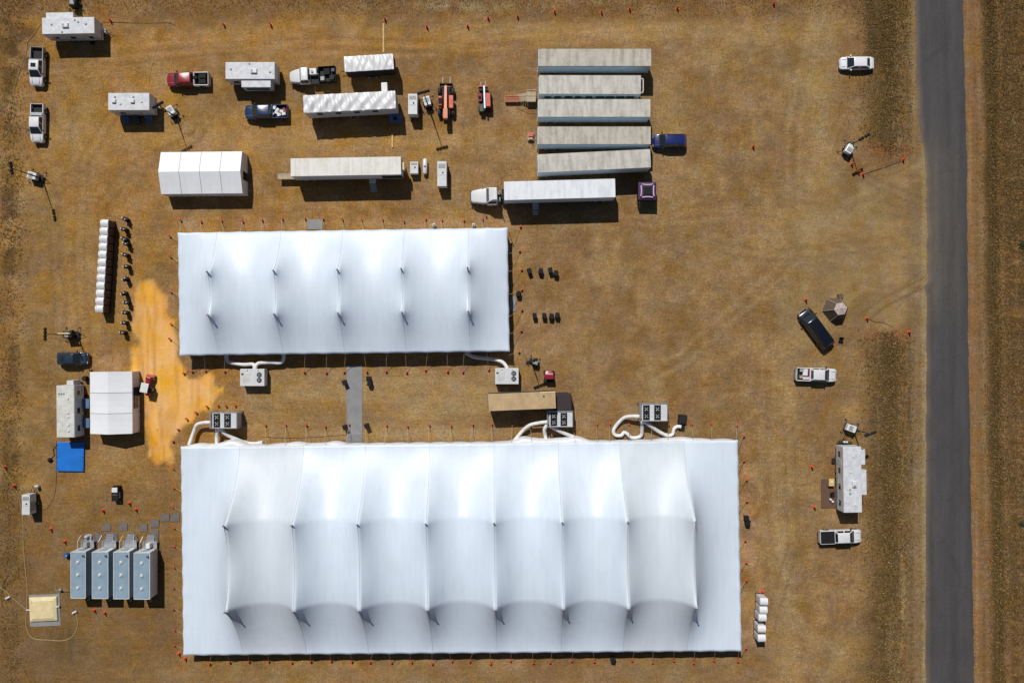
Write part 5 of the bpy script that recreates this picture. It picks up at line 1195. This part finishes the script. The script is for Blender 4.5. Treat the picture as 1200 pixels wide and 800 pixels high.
def cooler_frame(label, px0,px1,py0,py1, ducts):
    z = 2.5; x0,y0 = W(px0,py0,z); x1,y1 = W(px1,py1,z); t = thing('cooling_unit',label,'cooling unit',(x0+x1)/2,(y0+y1)/2,0,'cooling units blowing air into the tents'); w = abs(x1-x0)/2; h = abs(y1-y0)/2
    B(-w+.35,w-.02,-h+.05,h-.15,.25,z-.12).build('cabinet', mat('grey_cabinet',(.36,.40,.43),.5), t, bevel=.03)
    B(-w+.3,w,-h+.02,h-.12,z-.12,z-.04).build('cabinet_top', white2, t)
    for q0 in (-w+.45,.08):
        B(q0,q0+.98,-h+.12,h-.25,z-.04,z).build('fan_shroud', dsteel, t)
        for q in (-1,1): fan(t,q0+.49,-.07+q*(h-.2)*.48,z+.02,.4)
    m = MB()
    for sx in (-w,w): 
        for sy in (-h,h): m.box(sx-.06,sx+.06,sy-.06,sy+.06,0,z+.1)
    m.box(-w+.061,w-.061,h-.06,h+.06,z-.02,z+.1).box(-w+.061,w-.061,-h-.06,-h+.06,z-.02,z+.1).box(-w-.06,-w+.06,-h+.061,h-.061,z-.02,z+.1).box(w-.06,w+.06,-h+.061,h-.061,z-.02,z+.1); m.build('lifting_frame', alum, t)
    m = MB(); 
    for k in range(5): m.cyl((-w+.2+k*(2*w-.4)/4,h+.06,z-.3),(-w+.2+k*(2*w-.4)/4,h+.06,z+.35),.035,6)
    m.build('upright_hooks', steel, t)
    B(-w-.02,-w+.34,-h*.7,h*.7,.8,2.2).build('air_plenum', steel, t, bevel=.03)
    MB().lathe([(.3,z-.1),(.3,z+.05)],-w+.2,h*.4,12).build('duct_collar', steel, t) if False else None
    for d_ in ducts: duct(t,d_)
    return t
cooler_frame('steel framed cooling unit above the left end of the large tent',246.5,277.5,482.5,501.5,[[(250,495,1.8),(240,495,1.7),(231,497.5,1.3),(227,506,1.0),(221.5,521,1.3)],[(254.5,499,1.8),(254.5,506,1.4),(254,513,1.1),(254,523,1.3)],[(256,500,1.8),(264,508,1.3),(275,513.5,.7),(288,518.5,.45),(298,519.5,.45),(308,518,.6)]])
cooler_frame('steel framed cooling unit in the shade of the tan roofed trailer',641.5,671,481.5,499.8,[[(645,494,1.8),(634,495,1.7),(621,498,1.3),(612,505,1.0),(600.5,519,1.2)],[(641,498,1.8),(638,503,1.5),(639,510,1.1),(640.5,519,1.2)],[(645,499,1.8),(658,506,1.5),(673,512,1.1),(692,520,1.1)]])
cooler_frame('steel framed cooling unit with loose curling ducts, above the large tent',750,782,472.5,493,[[(752,488,1.7),(742,487.5,1.5),(732,489,.9),(724,496,.5),(719,504,.4),(721,509.5,.35),(728,510,.35),(731,506.5,.35),(735,508,.35),(740,512.5,.35),(748,512,.4),(752,508,.6),(752,493,1.7)],[(754,493,1.8),(764,500,1.2),(773,506,.6),(782,510,.4),(788,508.5,.35),(790,502,.35),(794,499.5,.35),(798,500,.4)]])
o = thing('black_case','open black case at the end of a loose white duct','case',*W(799,496,.4),-6)
B(-.6,.7,-.1,1.3,0,.35).build('case_body', black_pl, o, bevel=.03); B(-.3,.6,-1.2,-.12,0,.08).build('case_lid', black_pl, o, bevel=.02); B(-.4,.5,.1,1.1,.35,.37).build('foam_insert', dsteel, o)

# ------------------------------------------------------------------ bins, wash stations, cones, little tents
bn = thing('wheeled_bin','x','bin')
B(-.27,.27,-.32,.32,.08,.95,-.02,-.02).build('body', navy_pl, bn, bevel=.03)
ld = B(-.31,.31,-.36,.38,.95,1.02).build('lid', black_pl, bn, bevel=.03); MB().tube([(-.25,.42,.92),(.25,.42,.92)],.025,6).build('handle', black_pl, bn)
for s in (-1,1): MB().cyl((s*.3,.28,.12),(s*.24,.28,.12),.12,10).build('wheel', rubber, bn)
bins = [(620.5,317.5,'first from left in the upper group right of the small tent'),(633.5,317.5,'alone in the middle of the upper group right of the small tent'),(645,316.5,'left one of the upper right pair'),(651.5,320,'right one of the upper right pair'),
 (626.5,370,'first from left in the lower group right of the small tent'),(637.8,370,'alone in the middle of the lower group'),(646,370.5,'left one of the lower right pair'),(653,369.5,'right one of the lower right pair'),
 (607.5,344,'beside the right side of the small tent'),(403.5,448.5,'left of the upper end of the walkway'),(431.5,444,'right of the walkway, the upper of two'),(432.5,449.5,'right of the walkway, the lower of two'),
 (404,501,'left of the lower end of the walkway'),(429.5,499.5,'right of the lower end of the walkway'),(875.5,607.5,'beside the right side of the large tent, the upper one'),(877,612.5,'beside the right side of the large tent, the lower one'),(718.5,773.5,'below the bottom edge of the large tent')]
for k,(px,py,l) in enumerate(bins):
    x,y = W(px,py,1.0); place(bn,'dark wheeled bin, '+l,x,y,random.uniform(-25,25),group='dark wheeled bins',first=(k==0))
hs = thing('hand_wash_station','x','wash station')
B(-.3,.3,-.25,.25,0,.95,.03,.03).build('water_tank', black_pl, hs, bevel=.05)
MB().loft([rrect(.3,.9,1.05,.1,-.34),rrect(.3,.9,1.05,.1,.34)]).build('basin', dsteel, hs, smooth=True); B(-.12,.12,-.1,.1,1.05,1.62).build('dispenser_column', black_pl, hs, bevel=.03)
for s in (-1,1): B(s*.2-.08,s*.2+.08,-.08,.08,1.3,1.55).build('soap_dispenser', white2, hs)
for k,(px,py) in enumerate([(144.5,256),(143,268),(143.5,279.5),(145.5,285),(144.5,298),(146,312),(144.5,326.5),(143,343.5),(146,354),(144.5,366),(143.5,378),(141.5,389.5)]):
    x,y = W(px,py,1.5); place(hs,f'dark hand wash station, {ORD[k]} from the top beside the twelve portable toilets',x,y,random.uniform(-40,40),group='hand wash stations beside the toilets',first=(k==0))
tb = thing('round_barrel','black round barrel above the office cabin','barrel',*W(98.5,443.5,.8)); MB().lathe([(.3,0),(.36,.1),(.36,.8),(.3,.86)],0,0,16).build('body', black_pl, tb, smooth=True); MB().lathe([(.26,.86),(.26,.9)],0,0,14).build('lid', dsteel, tb)
cn = thing('traffic_cone','x','cone')
MB().box(-.22,.22,-.22,.22,0,.04).build('base', conem, cn); MB().lathe([(.19,.04),(.14,.35),(.08,.75),(.05,.85)],0,0,10).build('cone_body', conem, cn, smooth=True)
cones = [(129,24,'right of the camper in the top left corner'),(262,29,'along the top edge, above the camper with broad slide out, the left one'),(317,29,'along the top edge, above the flatbed truck'),(451,22.5,'above the long yellow plank'),(500,31,'along the top edge, first right of the yellow plank'),(548,30.5,'along the top edge, second right of the yellow plank'),(572,21,'along the top edge, third right of the yellow plank'),(606.5,19,'along the top edge, left of the five freight trailers'),
 (650,13.5,'above the left part of the five freight trailers'),(705,14,'above the middle of the five freight trailers, left one'),(738,10.5,'above the right part of the five freight trailers'),(794,9.5,'top edge, just right of the five freight trailers'),(907,4,'at the very top, left of the road'),(883,171.5,'alone in the open field at upper right'),
 (999,192,'just below the light tower at the entrance'),(1006.5,201,'left of the dark pair below the entrance tower'),(1012,204,'right of the dark pair below the entrance tower'),(1059,187,'at the upper corner of the road entrance'),(945,351,'above the long black vehicle'),(1016.5,373,'at the lower corner of the entrance, the left one'),(1066,389,'at the lower corner of the entrance, close to the road'),
 (952,547,'left of the long camper, the upper one'),(955,594,'left of the long camper, the lower one'),(120,598,'above the square mats, the left one'),(151,589.5,'above the square mats, upper right of the black generator'),(158.5,597,'above the square mats, the right one'),(58.5,620,'between generator and restroom trailers, upper one'),(75,634.5,'between generator and restroom trailers, lower one'),(110,715,'below the restroom trailers, left one'),(122,718,'below the restroom trailers, right one'),
 (5,547,'at the left edge on the straw hose, upper one'),(16,569,'at the left edge on the straw hose, lower one'),(894,693,'just above the five white toilets'),(209,766,'at the bottom left corner of the large tent'),(216.5,771.5,'below the bottom left corner of the large tent')]
for k,(px,py,l) in enumerate(cones):
    x,y = W(px,py,.3); c = place(cn,'red cone '+l,x,y,random.uniform(0,90),group='red cones scattered over the site',first=(k==0))
line('cable','brown cable from the entrance cones across the dirt','cable',[(1012,204),(1025,200),(1045,193),(1059,188)],.04,dhose)
line('cable','thin black cable between the two cones below the entrance','cable',[(1017,373),(1025,377),(1035,378),(1046,383)],.04,dhose)
# hexagonal tent, two metres high
hx_ = thing('hexagonal_tent','hexagonal brown tent with a pale roof panel, near the road','tent',*W(983,362,1.4),8)
m = MB(); m2 = MB(); apex = (0.0,0,2.3); ro_ = 1.95
ring = [(ro_*math.cos(math.pi/3*k),ro_*math.sin(math.pi/3*k),0) for k in range(6)]; top_ = [(.95*math.cos(math.pi/3*k),.95*math.sin(math.pi/3*k),2.05) for k in range(6)]
m.add(ring+top_,[(k,(k+1)%6,6+(k+1)%6,6+k) for k in range(6)]); m.build('tent_wall', brownfab, hx_)
m2.add([(x*1.04,y*1.04,z+.01) for x,y,z in top_]+[(0,0,2.3)],[(k,(k+1)%6,6) for k in range(6)]); m2.build('tent_roof', palefab, hx_)
for k in range(6): MB().tube([ring[k],tuple(v*1.01 for v in top_[k]),(0,0,2.33)],.035,5).build('tent_pole', palefab, hx_)
B(.6,1.3,1.5,2.2,0,.5).build('porch_box', brownfab, hx_, bevel=.03)
ch = thing('camp_chair','dark folding chair behind the long black vehicle','chair',*W(986.5,397.5,.7),-10)
B(-.28,.28,-.28,.28,.42,.47).build('seat', black_pl, ch); B(-.28,.28,.26,.31,.47,1.0).build('backrest', black_pl, ch)
for sx in (-.26,.26):
    B(sx-.03,sx+.03,-.28,.28,.64,.68).build('armrest', black_pl, ch)
    for sy in (-.26,.26): MB().cyl((sx,sy,0),(sx,sy,.64),.018,6).build('leg', dsteel, ch)
c = copy_tree(ch); c.location = (*W(976.5,579,.7),0); c['label'] = 'dark folding chair on the rug beside the long camper'; c.rotation_euler = (0,0,R(95))
o = thing('camp_table','small yellow table with a pan beside the long camper','table',*W(974.5,565,.7),0); B(-.42,.42,-.55,.55,.66,.72).build('tabletop', yellow, o, bevel=.02); MB().lathe([(.2,.72),(.22,.8),(.2,.8)],0,.1,12).build('pan', white2, o)
for sx in (-.36,.36):
    for sy in (-.48,.48): MB().cyl((sx,sy,0),(sx,sy,.66),.02,6).build('leg', steel, o)
for k,(px,py) in enumerate([(973.5,585),(976,587.5)]): tag(MB().lathe([(.16,0),(.17,.35),(.12,.4)],0,0,10).build('white_pail', white),['white pail on the rug, the upper left one','white pail on the rug, the lower right one'][k],'pail',None,*W(px,py,.3))
def bush(label, px, py, n, s, seed):
    r = np.random.default_rng(seed); t = thing('bush',label,'bush',*W(px,py)); m = MB()
    for k in range(n):
        p = Vector(r.normal(0,1,3)); p.normalize(); p *= s*r.random()**.4; p.z = abs(p.z)*.7+.05; p.x *= 1.5; a = Vector(r.normal(0,1,3)).normalized()*.09; b2 = Vector(r.normal(0,1,3)).normalized()*.09
        m.add([p-a,p+b2,p+a,p-b2],[(0,1,2,3)])
    m.build('foliage', green_pl, t); m = MB(); [m.cyl((0,0,0),(math.cos(k)*s*.4,math.sin(k)*s*.3,s*.45),.02,5) for k in range(5)]; m.build('stem', wood, t)
bush('low green bush at the hitch end of the long camper',987,519.5,420,.62,1)
bush('second low green bush beside the camper hitch',993.5,520,260,.45,2)
bush('dark bush in the field beyond the road',1199,287,240,.55,3); bush('small dark bush at the right edge lower down',1197,614,140,.4,4)
# purple edged canopy
cp = thing('canopy','small black canopy with four pale pink edges beside the clean white trailer','canopy',*W(758.5,224,2.3),0)
m = MB(); w = 1.32; m.loft([[(-w,-w,2.25),(w,-w,2.25),(w,w,2.25),(-w,w,2.25)],[(-.55,-.55,2.6),(.55,-.55,2.6),(.55,.55,2.6),(-.55,.55,2.6)]]); m.build('top_cover', purple, cp, bevel=.03)
B(-.62,.62,-.62,.62,2.6,2.66).build('centre_panel', black_pl, cp, bevel=.02)
for k in range(4):
    a = k*math.pi/2; c_,s_ = math.cos(a),math.sin(a); pts = [(-.78,.96),(-.3,.88),(.3,.88),(.78,.96)]
    MB().tube([(x*c_-y*s_,x*s_+y*c_,2.52) for x,y in pts],.10,8).build('edge_trim', pinkm, cp, smooth=True)
    x,y = 1.22,1.22; MB().cyl((x*c_-y*s_,x*s_+y*c_,0),(x*c_-y*s_,x*s_+y*c_,2.3),.04,8).build('leg', dsteel, cp)
    MB().add([(-w,-w,2.25),(w,-w,2.25),(w,-w,1.0),(-w,-w,1.0)],[(0,1,2,3)]).build('side_curtain', black_pl, cp).rotation_euler = (0,0,a)
# red tractor-mower beside the three bay tent
o = thing('garden_tractor','red tractor with a white roof parked right of the three bay frame tent','tractor',*W(171,449,1.6),78)
B(-.6,.9,-.32,.32,.6,1.2).build('engine_hood', redp, o, bevel=.06); B(-1.3,-.5,-.5,.5,.6,1.0).build('seat_deck', dsteel, o, bevel=.04); B(-1.35,.05,-.62,.5,1.95,2.03).build('sun_roof', white, o, bevel=.03)
for sx in (-1.2,-.1):
    for sy in (-.5,.42): MB().cyl((sx,sy,.95),(sx,sy,1.95),.03,6).build('roof_post', dsteel, o)
for s in (-1,1): wheel(o,-.9,s*.62,.55,.3); wheel(o,.65,s*.5,.36,.22)
B(.9,1.25,-.6,.6,.15,.6).build('front_loader', redmach, o, bevel=.03); B(-1.9,-1.4,-.45,.1,.3,.75).build('rear_box', conem, o, bevel=.03)
# debris: rocks and litter pieces scattered on bare ground
r = np.random.default_rng(8); m = MB()
for k in range(1500):
    px = r.uniform(-5,1078) if k % 3 else r.choice([r.uniform(500,640),r.uniform(985,1075)]); py = r.uniform(-5,805) if k % 3 else r.uniform(0,14) if px < 700 else r.uniform(0,800)
    if k < 900 and any(a<px<b_ and c_<py<d_ for a,b_,c_,d_ in NOGO): continue
    if k >= 900: py = r.uniform(0,800); px = (np.interp(py,[0,140,200,400,800],[1071,1076,1083,1085,1083.5])-abs(r.normal(0,3))+1) if k%2 else (1129.5+py*.0155+abs(r.normal(0,3)))
    x,y = W(px,py); s = r.uniform(.04,.13) if k < 900 else r.uniform(.03,.09); q = r.uniform(0,3)
    m.add([(x+math.cos(q+i*1.57)*s*r.uniform(.6,1.2),y+math.sin(q+i*1.57)*s*r.uniform(.6,1.2),-.02) for i in range(4)]+[(x,y,s*.9)],[(0,1,4),(1,2,4),(2,3,4),(3,0,4)])
o = m.build('loose_stones', mat('pale_stone',(.42,.37,.28),.9)); o['kind'] = 'stuff'; o['label'] = 'small pale stones and clods scattered over the field'
